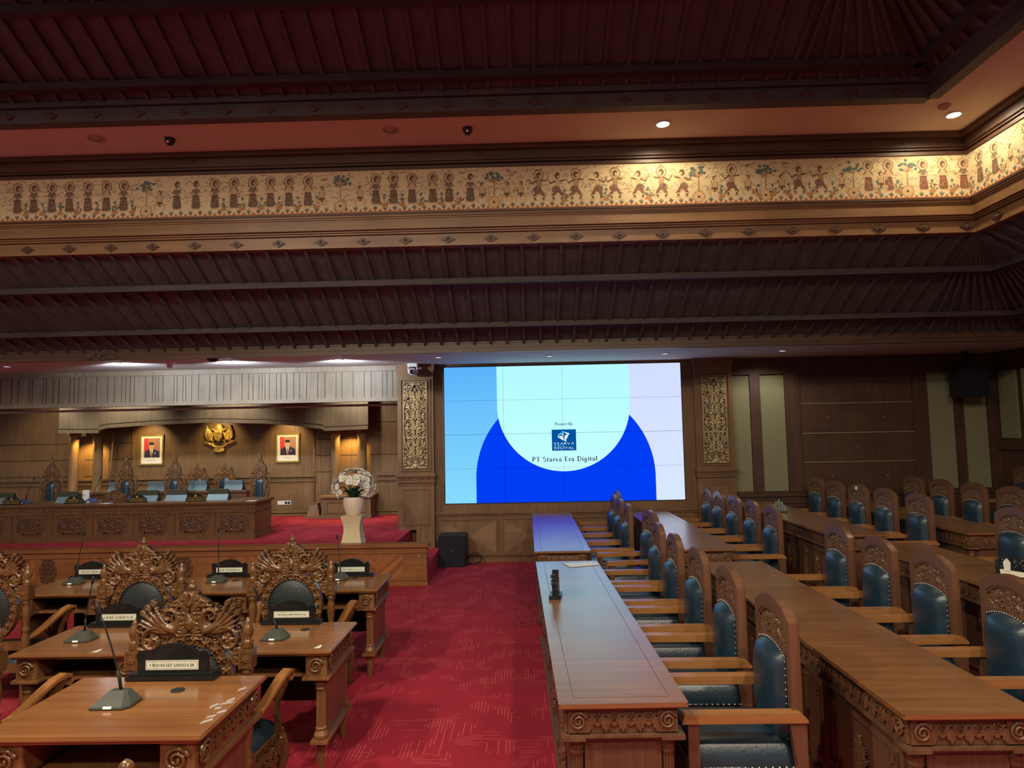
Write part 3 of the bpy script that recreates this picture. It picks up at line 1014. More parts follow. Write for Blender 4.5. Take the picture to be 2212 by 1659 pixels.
gv.build('groove', bpy.data.materials['groove_shadow_gap'], stage_wall)
rl = MB()
for a, b in ((-12.4, -4.24), (-3.0, -2.15)):
    rl.box(a, b, BY - .05, BY, 1.33, 1.37).box(a, b, BY - .03, BY, 1.24, 1.27).box(a, b, BY - .035, BY, .62, .65).box(a, b, BY - .03, BY, .56, .60)
rl.build('rail', WD['stagewall'], stage_wall)
for k in range(3):
    a = -8.0 + k * 1.26
    p = MB()
    b, z0, z1, y = a + 1.2, .68, 1.20, BY - .003
    for q, mi in ((((a, z0), (b, z0), (b, z1)), 0), (((a, z0), (b, z1), (a, z1)), 1)):
        p.add([(u, y, v) for u, v in q], [(0, 1, 2)], mi)
    p.build('veneer_panel', [WD['stagewall'], wood('stage_veneer_cross', (.165, .085, .034), (.245, .138, .06), 'x', .5)] if k == 0 else [WD['stagewall'], bpy.data.materials['stage_veneer_cross']], stage_wall)

# ---- lower soffit, fascia, sloping ceiling
SY, BX = 9.58, 7.09            # lower edge of the slope (front side / right side)
TY, TX = 7.80, 5.31            # upper edge of the slope
Z0, Z1 = 3.43, 4.405
XL = -9.7
soff = MB().box(XL, WX + .1, SY, WY + .1, 3.3, 3.4).box(BX, WX + .1, -6, SY, 3.3, 3.4)
struct('ceiling_soffit', soff, SOFFIT_B)
fa = MB().box(XL, BX + .0, SY - .02, SY + .05, 3.285, 3.435).box(BX - .02, BX + .05, -6, SY + .05, 3.285, 3.435)
fa.box(XL, BX, SY - .035, SY, 3.415, 3.435).box(XL, BX, SY - .03, SY, 3.345, 3.355)
fascia = struct('trim_7', fa, WD['crown'])
lat = MB()
s = []
for i in range(8):
    s.append(line([(i * .12, 0), (i * .12 + .06, .022), (i * .12 + .12, 0), (i * .12 + .06, -.022), (i * .12, 0)], .005, .008, 40))
relief(lat, s, 0, .96, -.03, .03, .006)
lt0 = None
xx = XL
while xx < BX - .9:
    if lt0 is None:
        lt0 = lat.build('carved_lattice', WD['crown'], fascia)
    else:
        lt0 = lt0.copy()
        COL.objects.link(lt0)
    lt0.location = (xx, SY - .02, 3.386)
    xx += .96
cv = MB()
relief(cv, foliage(lambda x, z: z < .06 - .06 * max(0, x - .25) / .1 or x < .25, .0, .5, -.06, .06, 60, .04, .02, 12), 0, .55, -.07, .07, .006, mask=None)
cv.build('carved_corner', WD['crown'], fascia).location = (at(190, 765, y=SY).x, SY - .03, 3.35)
cs = fascia.children

deck = MB()
deck.add([(XL, SY, Z0), (BX, SY, Z0), (TX, TY, Z1), (XL, TY, Z1)], [(0, 1, 2, 3)])
deck.add([(BX, SY, Z0), (BX, -6, Z0), (TX, -6, Z1), (TX, TY, Z1)], [(0, 1, 2, 3)])
ceil_low = struct('ceiling_lower_slope', deck, WD['ceil'])


def rafter(par, p0, p1, w=.036, d=.045, up=(0, 0, 1), name='rafter'):
    if name == 'rafter':
        p0, p1 = Vector(p0), Vector(p1)
        p1 = p1 + (p0 - p1).normalized() * .005
    MB().bar(p0, p1, w, d, up).build(name, WD['rafter' if name == 'rafter' else 'purlin'], par)


x = TX - .12
while x > XL + .1:
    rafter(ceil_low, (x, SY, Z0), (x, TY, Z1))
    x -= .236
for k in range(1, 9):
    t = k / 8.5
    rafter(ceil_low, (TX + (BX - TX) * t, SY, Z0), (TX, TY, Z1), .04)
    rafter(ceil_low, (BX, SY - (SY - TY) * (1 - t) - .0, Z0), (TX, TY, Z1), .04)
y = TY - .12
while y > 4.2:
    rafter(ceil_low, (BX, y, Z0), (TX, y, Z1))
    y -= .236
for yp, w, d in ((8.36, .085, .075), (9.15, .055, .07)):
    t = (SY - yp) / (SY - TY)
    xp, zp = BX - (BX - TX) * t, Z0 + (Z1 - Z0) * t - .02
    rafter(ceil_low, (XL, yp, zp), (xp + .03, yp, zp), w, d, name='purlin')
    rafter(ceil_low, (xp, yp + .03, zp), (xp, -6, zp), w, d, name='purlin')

# ---- beam, painted frieze, crown


def run(mb, off, z0, z1, t=.3, mi=0):
    """moulding running along the front and the right side, its face OFF inside the slope's upper edge"""
    mb.box(XL, TX - off + t, TY - off, TY - off + t, z0, z1, mi)
    mb.box(TX - off, TX - off + t, -6, TY - off, z0, z1, mi)
    return mb


bm_ = MB()
run(bm_, .02, 4.345, 4.475)
run(bm_, .0, 4.475, 4.495)
run(bm_, .035, 4.495, 4.515)
run(bm_, .06, 4.515, 4.535)
run(bm_, .10, 4.535, 4.655)
run(bm_, .115, 4.655, 4.672)
run(bm_, .13, 4.675, 4.722)
beam = struct('trim_8', bm_, WD['beam'])
cr = MB()
run(cr, .17, 5.225, 5.262)
run(cr, .185, 5.275, 5.30)
run(cr, .21, 5.30, 5.40)
run(cr, .28, 5.40, 5.46)
struct('trim_9', cr, WD['crown'])
dm = MB()


def diamond():
    m = MB()
    w, h = .085, .048
    for k, (s_, t) in enumerate(((1, .014), (.78, .022))):
        m.prism([(-w * s_, 0), (0, -h * s_), (w * s_, 0), (0, h * s_)], -t, 0, 'y')
    m.ball((0, -.022, 0), .02, 0, 10, (1, .8, 1))
    return m


dmo = None
x = TX - .02 - .10
while x > XL + .2:
    if dmo is None:
        dmo = diamond().build('diamond_boss', WD['crown'], beam)
        first = dmo
    else:
        dmo = first.copy()
        COL.objects.link(dmo)
    dmo.location = (x, TY - .02, 4.412)
    x -= .505
y = TY - .40
while y > 5:
    dmo = first.copy()
    COL.objects.link(dmo)
    dmo.location = (TX - .02, y, 4.412)
    dmo.rotation_euler = (0, 0, R(-90))
    y -= .505

# upper soffit, fascia, slope
UY, UX = 6.72, 4.20
struct('ceiling_upper_soffit', MB().box(XL, TX + .1, UY - .02, TY + .1, 5.455, 5.55).box(UX - .02, TX + .1, -6, UY - .02, 5.455, 5.55), SOFFIT)
uf = MB().box(XL, UX, UY - .03, UY + .1, 5.44, 5.58).box(UX - .03, UX + .1, -6, UY, 5.44, 5.58)
uf.box(XL, UX, UY - .005, UY + .1, 5.58, 5.60).box(XL, UX, UY - .05, UY + .1, 5.60, 5.66).box(UX - .05, UX + .1, -6, UY, 5.58, 5.66)
ufa = struct('trim_10', uf, WD['rafter'])
x = UX - .35
while x > XL + .2:
    d2 = first.copy()
    COL.objects.link(d2)
    d2.parent = ufa
    d2.location = (x, UY - .03, 5.51)
    d2.scale = (.9, 1, .9)
    x -= .46
UZ, UM = 5.66, .5
HX = UX - 4.2
deck = MB()
deck.add([(XL, UY, UZ), (UX, UY, UZ), (HX, UY - 4.2, UZ + 2.1), (XL, UY - 4.2, UZ + 2.1)], [(0, 1, 2, 3)])
deck.add([(UX, UY, UZ), (UX, -6, UZ), (HX, -6, UZ + 2.1), (HX, UY - 4.2, UZ + 2.1)], [(0, 1, 2, 3)])
deck.add([(XL, UY - 4.2, UZ + 2.1), (HX, UY - 4.2, UZ + 2.1), (HX, -6, UZ + 2.1), (XL, -6, UZ + 2.1)], [(0, 1, 2, 3)])
ceil_up = struct('ceiling_upper_slope', deck, WD['ceil'])
FT = 1.35                                    # how far up the hip the rafters fan from
AX, AY, AZ = UX - FT, UY - FT, UZ + FT * UM
x = AX - .10
while x > XL + 1:
    rafter(ceil_up, (x, UY, UZ), (x, UY - 2.2, UZ + 1.1))
    x -= .236
for k in range(0, 6):
    t = k / 6
    rafter(ceil_up, (AX + FT * t, UY, UZ), (AX, AY, AZ), .04)
    rafter(ceil_up, (UX, UY - FT * t, UZ), (AX, AY, AZ), .04)
y = AY - .1
while y > 3.2:
    rafter(ceil_up, (UX, y, UZ), (UX - 2.2, y, UZ + 1.1))
    y -= .236
rafter(ceil_up, (UX, UY, UZ), (UX - 2.6, UY - 2.6, UZ + 1.3), .06, .06, name='hip_rafter')
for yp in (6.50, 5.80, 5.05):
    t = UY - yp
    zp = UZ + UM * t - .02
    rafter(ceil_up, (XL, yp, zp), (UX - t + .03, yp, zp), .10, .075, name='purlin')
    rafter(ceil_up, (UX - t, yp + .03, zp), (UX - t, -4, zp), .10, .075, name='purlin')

# ---- the painted frieze
FRES = .006
FW, FH = 14.9, .505
FX0 = XL
FY = TY - .15
FXc = TX - .15


def frieze():
    FLEN = FXc - FX0 + 2.6
    c = Canvas(FLEN, FH, FRES, (.68, .56, .33))
    rnd = random.Random(11)
    ink, brown, skin, teal, och, red, crm, gry = (.07, .035, .02), (.13, .075, .045), (.58, .40, .20), (.10, .17, .15), (.50, .27, .09), (.36, .07, .04), (.78, .66, .42), (.20, .15, .11)
    for _ in range(2600):                                 # little cloud marks
        x, z = rnd.uniform(0, FLEN), rnd.uniform(.14, .49)
        c.seg(x - .009, z, x + .009, z, .003, ink, .003)
        if rnd.random() < .35:
            for q in (-1, 1):
                c.seg(x + q * .026 - .006, z - .013, x + q * .026 + .006, z - .013, .0028, ink)
    n = int(FLEN / .115) + 1
    c.poly([(0, 0), (FLEN, 0), (FLEN, .055), (0, .055)], (.40, .20, .08))
    for i in range(n):                                    # bottom border of little hills
        x = i * .115
        c.poly([(x + .035, .055), (x + .0575, .025), (x + .08, .055), (x + .0575, .078)], teal if i % 2 else (.20, .27, .22))
        c.poly([(x + .045, .045), (x + .0575, .02), (x + .07, .045)], red if i % 2 else (.05, .1, .16))
        c.poly([(x - .052, .010), (x + .052, .010), (x, .080)], (.45, .24, .09))
        for q in (-1, 1):
            c.seg(x, .066, x + q * .042, .012, .0085, crm)
        c.poly([(x - .026, .012), (x + .026, .012), (x, .044)], (.56, .36, .16))
        c.seg(x - .012, .014, x, .03, .003, ink)
        c.seg(x + .012, .014, x, .03, .003, ink)
    c.seg(0, .006, FLEN, .006, .006, (.45, .14, .06))

    def patt(x, z, rx, rz):
        for _ in range(26):
            a, b = rnd.uniform(-1, 1), rnd.uniform(-1, 1)
            if a * a + b * b < .85:
                c.ell(x + a * rx, z + b * rz, .006, .004, (.42, .28, .15) if rnd.random() < .6 else ink)

    def stand(x, halo=True, s=1.0, rd=False):
        if halo:
            c.ell(x, .395 * s, .055 * s, .062 * s, ink if not rd else (.2, .06, .03), .005)
            c.poly([(x - .03, .445 * s), (x + .03, .445 * s), (x, .475 * s)], (.40, .28, .15))
            c.ell(x, .395 * s, .048 * s, .055 * s, (.60, .46, .27))
        c.ell(x + .004, .395 * s, .032 * s, .042 * s, brown)
        c.ell(x + .014, .385 * s, .016 * s, .022 * s, (.44, .28, .14))
        c.poly([(x - .035 * s, .335 * s), (x + .035 * s, .335 * s), (x + .026 * s, .25 * s), (x - .026 * s, .25 * s)], skin if rnd.random() < .5 else gry)
        for q in (-1, 1):
            c.seg(x + q * .03, .325 * s, x + q * .055, .285 * s, .007, brown)
            c.seg(x + q * .055, .285 * s, x + q * .012, .265 * s, .007, skin)
        c.seg(x - .03, .27, x - .085, .23, .005, (.45, .36, .24))
        c.poly([(x - .038, .26 * s), (x + .038, .26 * s), (x + .056, .12), (x + .034, .095), (x - .034, .095), (x - .052, .12)], (.165, .108, .07) if not rd else (.24, .10, .06))
        patt(x, .18, .038, .07)
        c.seg(x - .035, .255 * s, x + .035, .255 * s, .005, ink)
        c.seg(x - .02, .095, x - .04, .088, .008, skin)
        c.seg(x + .02, .095, x + .045, .088, .008, skin)

    def dance(x, halo, s=1.0, rd=False):
        d = rnd.choice((-1, 1))
        if halo:
            c.ell(x, .395 * s, .055, .062, (.2, .07, .03), .005)
        c.ell(x, .39 * s, .032, .04, brown)
        c.ell(x + .012 * d, .38 * s, .017, .02, skin)
        c.poly([(x - .035, .335 * s), (x + .035, .335 * s), (x + .03, .24), (x - .03, .24)], skin if rd else (.40, .25, .13))
        c.seg(x + .03 * d, .325 * s, x + .09 * d, .33, .010, brown)
        c.seg(x + .09 * d, .33, x + .115 * d, .38, .008, skin)
        c.seg(x - .03 * d, .325 * s, x - .085 * d, .29, .010, brown)
        c.seg(x - .085 * d, .29, x - .12 * d, .345, .006, (.15, .1, .06))
        c.ell(x - .02 * d, .215, .05, .045, (.19, .11, .075))
        patt(x - .02 * d, .215, .045, .04)
        for q in (-1, 1):
            c.seg(x + q * .022, .20, x + q * .055, .14, .018, (.22, .10, .06))
            c.seg(x + q * .055, .14, x + q * .045, .095, .013, brown)
            c.seg(x + q * .045, .092, x + q * .075, .088, .008, skin)
            c.ell(x + q * .05, .135, .012, .006, crm)

    def crouch(x, s=1):
        d = rnd.choice((-1, 1))
        c.ell(x, .30, .026, .03, brown)
        c.ell(x + .01 * d, .293, .018, .02, skin)
        c.poly([(x - .034, .265), (x + .034, .265), (x + .028, .17), (x - .028, .17)], skin)
        c.seg(x + .03 * d, .25, x + .07 * d, .24, .009, skin)
        c.seg(x + .07 * d, .24, x + .06 * d, .29, .008, skin)
        c.ell(x, .165, .042, .028, (.12, .07, .05))
        for q in (-1, 1):
            c.seg(x + q * .025, .155, x + q * .065, .15, .015, skin)
            c.seg(x + q * .065, .15, x + q * .05, .095, .012, skin)
        for pts in ((x - .034, .265, x - .028, .17), (x + .034, .265, x + .028, .17)):
            c.seg(*pts, .003, ink)

    def tree(x):
        c.seg(x, .10, x + .005, .33, .009, (.36, .19, .08), .006)
        for k in range(17):
            a, r = rnd.uniform(.1, PI - .1), rnd.uniform(.03, .105)
            lx, lz = x + r * math.cos(a) * 1.15, .33 + r * math.sin(a) * 1.2
            c.seg(x, .31, lx, lz, .003, (.36, .2, .09))
            c.ell(lx, lz, .02, .016, teal if rnd.random() < .7 else (.16, .22, .18))
            c.poly([(lx - .016, lz), (lx + .016, lz), (lx, lz - .022)], (.07, .12, .11))
        c.ell(x, .085, .075, .065, (.48, .26, .10))
        for q, col in ((.055, crm), (.045, och), (.034, crm), (.024, och), (.013, ink)):
            c.ell(x, .085, q, q * .95, col)

    def plant(x):
        for k in range(9):
            a = rnd.uniform(.2, PI - .2)
            r = rnd.uniform(.03, .085)
            c.seg(x, .085, x + r * math.cos(a), .09 + r * math.sin(a), .003, (.16, .15, .08))
            c.ell(x + r * math.cos(a), .09 + r * math.sin(a), .011, .009, rnd.choice((teal, ink, (.12, .14, .08), red)))
        c.ell(x, .20, .016, .02, teal)
        c.ell(x, .08, .04, .02, (.45, .22, .08))

    U = lambda px: at(px, 425, y=FY).x - FX0
    H_ = [38, 73, 112, 150, 190, 230, 267, 464, 505, 546, 584, 624, 665, 812, 850, 890, 935, 970, 1878, 1922, 1997, 2040, 2085]
    for p in [-40, -80, -130, -170, -260, -300, -340, -400]:
        stand(U(p))
    for p in (-215, -450):
        tree(U(p))
    for p in H_:
        stand(U(p), True, 1, p > 1800)
        plant(U(p + 19))
    for p in (382, 423, 1016):
        stand(U(p), False)
    for p in (316, 735, 1067, 1510, 1655, 1845, 1962):
        tree(U(p))
    for p in (345, 695, 778, 1042, 1095, 1125, 1545, 1617, 1690, 1820, 1905):
        crouch(U(p))
    for p in (1165, 1245, 1330, 1430, 1583):
        dance(U(p), True)
    for p in (1205, 1290, 1380, 1475, 1728, 1775):
        dance(U(p), False, .97, p < 1500)
    for p in (1640, 1670, 1705, 1750, 1800, 1220, 1310, 1400, 1560):
        plant(U(p))
    x = FXc - FX0 + .2
    k = 0
    while x < FLEN:
        (stand if k % 4 != 2 else crouch)(x)
        plant(x + .11)
        x += .24
        k += 1
    for px, pz in ((1000, .44), (1100, .45), (1115, .43), (700, .40), (1700, .45), (1620, .44)):
        x = U(px)
        c.seg(x - .03, pz, x + .03, pz + .012, .007, (.14, .1, .07), .003)
        c.seg(x, pz, x - .015, pz + .025, .006, (.14, .1, .07), .002)
    L1 = FXc - FX0

    def place(X, Z):
        a = X <= L1
        return np.stack([np.where(a, FX0 + X, FXc), np.where(a, FY, FY - (X - L1)), 4.722 + Z], 1)
    f = c.mesh('painted_frieze', place)
    return tag(f, 'long cream painted cloth frieze of figures and trees running above the wooden beam', 'frieze')


frieze_o = frieze()
fb = MB()
fb.box(XL, TX, FY + .004, FY + .1, 4.70, 5.24).box(FXc + .004, TX, -6, FY + .004, 4.70, 5.24)
struct('trim_11', fb, WD['crown'])
# ================================================================== VIDEO WALL
vw = thing('video_wall', 'large lit video wall of sixteen screens showing blue and white arches', 'screen', (SX0, WY - .03, SZ0))
pw, ph = SCR_W / 4, SCR_H / 4
for j in range(4):
    for i in range(4):
        m = MB()
        g = .0022
        m.box(i * pw + g, (i + 1) * pw - g, -.03, 0, j * ph + g, (j + 1) * ph - g)
        m.build('display_panel', SCREEN, vw)
m = MB().box(-.012, SCR_W + .012, .002, .03, -.012, SCR_H + .012)
m.ring([(-.014, -.014), (SCR_W + .014, -.014), (SCR_W + .014, SCR_H + .014), (-.014, SCR_H + .014)], [(0, 0), (SCR_W, 0), (SCR_W, SCR_H), (0, SCR_H)], -.032, .03)
m.build('bezel', MATTE, vw)
DTXT = plain('screen_text_dark', (.004, .03, .045), .6)
ux = 0.503 * SCR_W


def vw_text(t, cz, size, mat, name, sp=.06, serif=True, wide=1.0, bold=1.0, x=None):
    w = text_w(t, sp) * size * wide
    mb = MB()
    letters(mb, t, (ux - w / 2) if x is None else x, cz, size, -.0312, 0, sp, serif, None, wide, bold)
    return mb.build(name, mat, vw)


vw_text('PT Starva Era Digital', .668, .077, DTXT, 'lettering', .085, True, 1.23, 1.15)
vw_text('Project By', 1.268, .047, DTXT, 'lettering', .07, True, 1.2, 1.2)
LB = emis('logo_blue', (.0, .085, .34), 1.0)
LW = emis('logo_white', (.80, .96, 1.0), 1.0)
LC = emis('logo_cyan', (.10, .62, .82), 1.0)
lx, lz, lw, lh = ux - .205, .845, .405, .352
MB().box(lx, lx + lw, -.0308, -.030, lz, lz + lh).build('logo_plate', LB, vw)
k = lw / 715.0


def LP(a, b):
    return (lx + (a - 655) * k, lz + (1080 - b) * k * .985)


lg = MB()
for mi, pts in ((1, ((945, 530), (985, 495), (1065, 530), (1040, 555), (985, 552))), (1, ((835, 600), (935, 540), (950, 575), (880, 630), (840, 625))),
                (0, ((1065, 530), (1180, 570), (1150, 610), (1060, 575))), (0, ((1150, 615), (1085, 745), (1020, 720), (1040, 630), (1130, 600))),
                (0, ((885, 645), (960, 630), (1000, 700), (995, 720), (890, 660))), (0, ((835, 635), (875, 650), (875, 705), (838, 690))),
                (0, ((885, 665), (1000, 725), (1000, 785), (885, 710))), (0, ((1020, 730), (1080, 755), (1080, 815), (1020, 785))), (0, ((950, 560), (1005, 590), (1005, 640), (955, 600)))):
    lg.add([(LP(a, b)[0], -.0311, LP(a, b)[1]) for a, b in pts], [tuple(range(len(pts)))], mi)
for t, mi, px, pz, wd in (('STARVA', 0, 708, 900, .140), ('ERA', 1, 718, 970, .140), ('DIGITAL', 0, 712, 1035, .128)):
    size = .036
    w = text_w(t, .08) * size
    tw = {'STARVA': 600, 'ERA': 315, 'DIGITAL': 600}[t] * k
    letters(lg, t, *LP(px, pz), size, -.0312, mi, .08, False, None, tw / w, .8)
lg.build('logo_mark', [LW, LC], vw)

# ================================================================== ROW TABLES (right block)
TW_, TL_, TH_ = .62, 3.6, .81


def row_table(name, label, L=TL_):
    t = thing(name, label, 'table', (0, 0, 0), 0, 'long row tables')
    W, Hh = TW_, TH_
    m = MB().prism([(0, 0), (W, 0), (W, L), (0, L)], Hh - .022, Hh, 'z')
    m.build('table_top', WD['row_top'], t, .007)
    MB().ring([(.075, .075), (W - .075, .075), (W - .075, L - .075), (.075, L - .075)], [(.079, .079), (W - .079, .079), (W - .079, L - .079), (.079, L - .079)], Hh, Hh + .0006, 'z').build('inlay_line', WD['row'], t)
    MB().box(.012, W - .012, .012, L - .012, Hh - .032, Hh - .022).build('edge_mould', WD['arm'], t, .003)
    i = .045
    # carved apron under the top
    a = MB().box(i, W - i, i, L - i, Hh - .155, Hh - .032)
    a.box(i - .022, W - i + .022, i - .022, L - i + .022, Hh - .172, Hh - .155).box(i - .012, W - i + .012, i - .012, L - i + .012, Hh - .182, Hh - .172)
    for x in (i - .03, W - i - .085):
        for y in (i - .03, L - i - .085):
            a.box(x, x + .115, y, y + .115, Hh - .182, Hh - .158)
    apron = a.build('apron', WD['row'], t, .003)
    sg = []                                                   # one pendant leaf
    for da in (-1.25, -.75, -.3, .3, .75, 1.25):
        sg += leaf(0, .012, -PI / 2 + da, .040 + .016 * (abs(da) < .4), .014, .012)
    sg += leaf(0, .012, -PI / 2, .068, .016, .014)
    sg += [line([(-.034, .032), (-.018, .018), (0, .026), (.018, .018), (.034, .032)], .006, .010, 24)]
    for da in (-.5, 0, .5):
        sg += leaf(.041, -.03, PI / 2 + da, .03, .011, .009)

    def strip(n, pitch, res):
        st = []
        for q in range(n):
            st += [(p + np.array([(q - (n - 1) / 2) * pitch, 0]), w, h) for p, w, h in sg]
        mb = MB()
        relief(mb, st, -n * pitch / 2, n * pitch / 2, -.058, .045, res)
        return mb
    zc = Hh - .092
    s6 = strip(5, .082, .0036)
    e1 = s6.build('apron_carving', WD['row_carve'], t)
    e1.location = (W / 2, i, zc)
    e2 = e1.copy()
    COL.objects.link(e2)
    e2.location, e2.rotation_euler = (W / 2, L - i, zc), (0, 0, PI)
    ls = strip(10, .082, .0042).build('apron_carving', WD['row_carve'], t)
    for q in range(4):
        s = ls if q == 0 else ls.copy()
        if q:
            COL.objects.link(s)
        s.location, s.rotation_euler = (i, L / 2 + (q - 1.5) * .835, zc), (0, 0, R(-90))
    # scroll blocks on the corners
    sb = MB().box(-.048, .048, -.012, 0, -.055, .055)
    relief(sb, [spiral(0, 0, .042, 2.0, 0.5, 1, .010, .014, 60)], -.05, .05, -.05, .05, .0032, M=Matrix.Translation((0, -.012, 0)))
    s0 = sb.build('scroll_block', WD['row_carve'], t)
    pos = [((i + .05, i, zc), 0), ((W - i - .05, i, zc), 0), ((i + .05, L - i, zc), PI), ((W - i - .05, L - i, zc), PI), ((i, i + .05, zc), R(-90)), ((i, L - i - .05, zc), R(-90))]
    for q, (l, rz) in enumerate(pos):
        s = s0 if q == 0 else s0.copy()
        if q:
            COL.objects.link(s)
        s.location, s.rotation_euler = l, (0, 0, rz)
    # carcass
    c = MB().box(.078, W - .10, .10, L - .10, .05, Hh - .17)
    c.build('carcass', WD['row'], t)
    pl = MB().box(i - .01, W - i + .01, i - .01, L - i + .01, .05, .075).box(i + .005, W - i - .005, i + .005, L - i - .005, .0, .05)
    pl.box(i - .02, i + .1, i - .02, i + .1, .03, .085).box(W - i - .1, W - i + .02, i - .02, i + .1, .03, .085).box(i - .02, i + .1, L - i - .1, L - i + .02, .03, .085).box(W - i - .1, W - i + .02, L - i - .1, L - i + .02, .03, .085)
    pl.build('plinth', WD['row'], t, .004)
    for y in (.075, L - .075):
        MB().box(.125, W - .125, y - .012, y + .012, .075, Hh - .182).build('end_panel', WD['frame'], t)
    prof = [(.034, .085), (.04, .09), (.042, .105), (.036, .115), (.03, .125), (.034, .14), (.030, .15), (.028, .16), (.031, .54), (.033, .55), (.037, .56), (.034, .572), (.037, .585), (.04, .60), (.036, .615), (.036, .63)]
    cm = MB().lathe(prof, 0, 0, 36, flute=.22, fz=(.155, .545))
    c0 = cm.build('corner_column', WD['row_carve'], t)
    for q, (x, y) in enumerate(((i + .045, i + .045), (W - i - .045, i + .045), (i + .045, L - i - .045), (W - i - .045, L - i - .045))):
        s = c0 if q == 0 else c0.copy()
        if q:
            COL.objects.link(s)
        s.location = (x, y, 0)
    # four framed front panels with rosettes along the aisle side
    n = 4
    Lp = (L - .24) / n
    fp = MB()
    fp.box(-.012, 0, -Lp / 2, Lp / 2, .075, Hh - .185)
    for y0, y1, z0, z1 in ((-Lp / 2 + .10, Lp / 2 - .10, .555, .567), (-Lp / 2 + .10, Lp / 2 - .10, .14, .152), (-Lp / 2 + .075, -Lp / 2 + .087, .18, .52), (Lp / 2 - .087, Lp / 2 - .075, .18, .52)):
        fp.box(-.024, -.012, y0, y1, z0, z1)
    for y in (-Lp / 2 + .02, Lp / 2 - .02):
        fp.box(-.026, -.012, y - .018, y + .018, .075, Hh - .185)
    for y in (-Lp / 2 + .085, Lp / 2 - .085):
        for z in (.16, .52):
            fp.box(-.030, -.012, y - .028, y + .028, z - .045, z + .045)
            fp.box(-.036, -.03, y - .02, y + .02, z + .045 - .012, z + .045)
    ro = MB()
    st = []
    for k in range(6):
        a = PI / 2 + k * PI / 3
        for da in (-.35, 0, .35):
            st += leaf(0, 0, a + da, (.15 if k % 3 == 0 else .085) * (1 if da == 0 else .8), .03, .03)
    st += flower(0, 0, .04, .04)
    for s_ in (-1, 1):
        st += [spiral(.035 * s_, .075, .03, 1.2, 0, s_, .009, .03), spiral(.035 * s_, -.075, .03, 1.2, PI, -s_, .009, .03)]
    relief(ro, st, -.1, .1, -.17, .17, .0045)
    sq = MB()
    for y in (-Lp / 2 + .085, Lp / 2 - .085):
        for z in (.16, .52):
            relief(sq, flower(0, 0, .02, .012, 6) + [spiral(.012, .016, .012, 1, 0, 1, .004, .01), spiral(-.012, -.016, .012, 1, 3, 1, .004, .01)], -.024, .024, -.03, .03, .004, M=Matrix.Translation((-.03, y, z)) @ Matrix.Rotation(R(-90), 4, 'Z'))
    f0 = fp.build('front_panel', WD['row'], t)
    r0 = ro.build('rosette', WD['crest'], f0)
    r0.location, r0.rotation_euler = (-.012, 0, .345), (0, 0, R(-90))
    q0 = sq.build('square_pattern', WD['row_carve'], f0)
    for q in range(n):
        s = f0 if q == 0 else f0.copy()
        if q:
            COL.objects.link(s)
            for ch in (r0, q0):
                cc = ch.copy()
                COL.objects.link(cc)
                cc.parent = s
        s.location = (.078, .12 + Lp * (q + .5), 0)
    return t


proto_t = row_table('row_table', 'long carved table beside the red aisle, nearer one, with papers on it')
proto_t.location, proto_t.rotation_euler = (.128, 3.31, 0), (0, 0, R(.9))
for lb, loc, rz in (('long carved table beside the red aisle, farther one in front of the video wall', (.066, 7.5, 0), -.1),
                    ('second long carved table from the aisle, its near end closest to the camera', (1.668, 3.15, 0), 0),
                    ('second long carved table from the aisle, far one ending under the right pilaster', (1.645, 7.47, 0), 0),
                    ('third long carved table from the aisle, nearer one with a nameplate on it', (3.31, 3.3, .13), 0),
                    ('third long carved table from the aisle, far one carrying a small carved ornament', (3.30, 7.46, .13), 0),
                    ('fourth long carved table from the aisle, far one before the dark fabric wall', (4.75, 7.46, .13), 0)):
    o = dup(proto_t, lb, loc, R(rz))

# ================================================================== ROW CHAIRS
def arc_top(w, zs, za, n=14):
    """outline: up the left side, over a segmental arch, down the right side"""
    rr = (w * w + (za - zs) ** 2) / (2 * (za - zs))
    cz = za - rr
    a0 = math.asin(w / rr)
    return [(rr * math.sin(a0 * (2 * i / n - 1)), cz + rr * math.cos(a0 * (2 * i / n - 1))) for i in range(n + 1)]


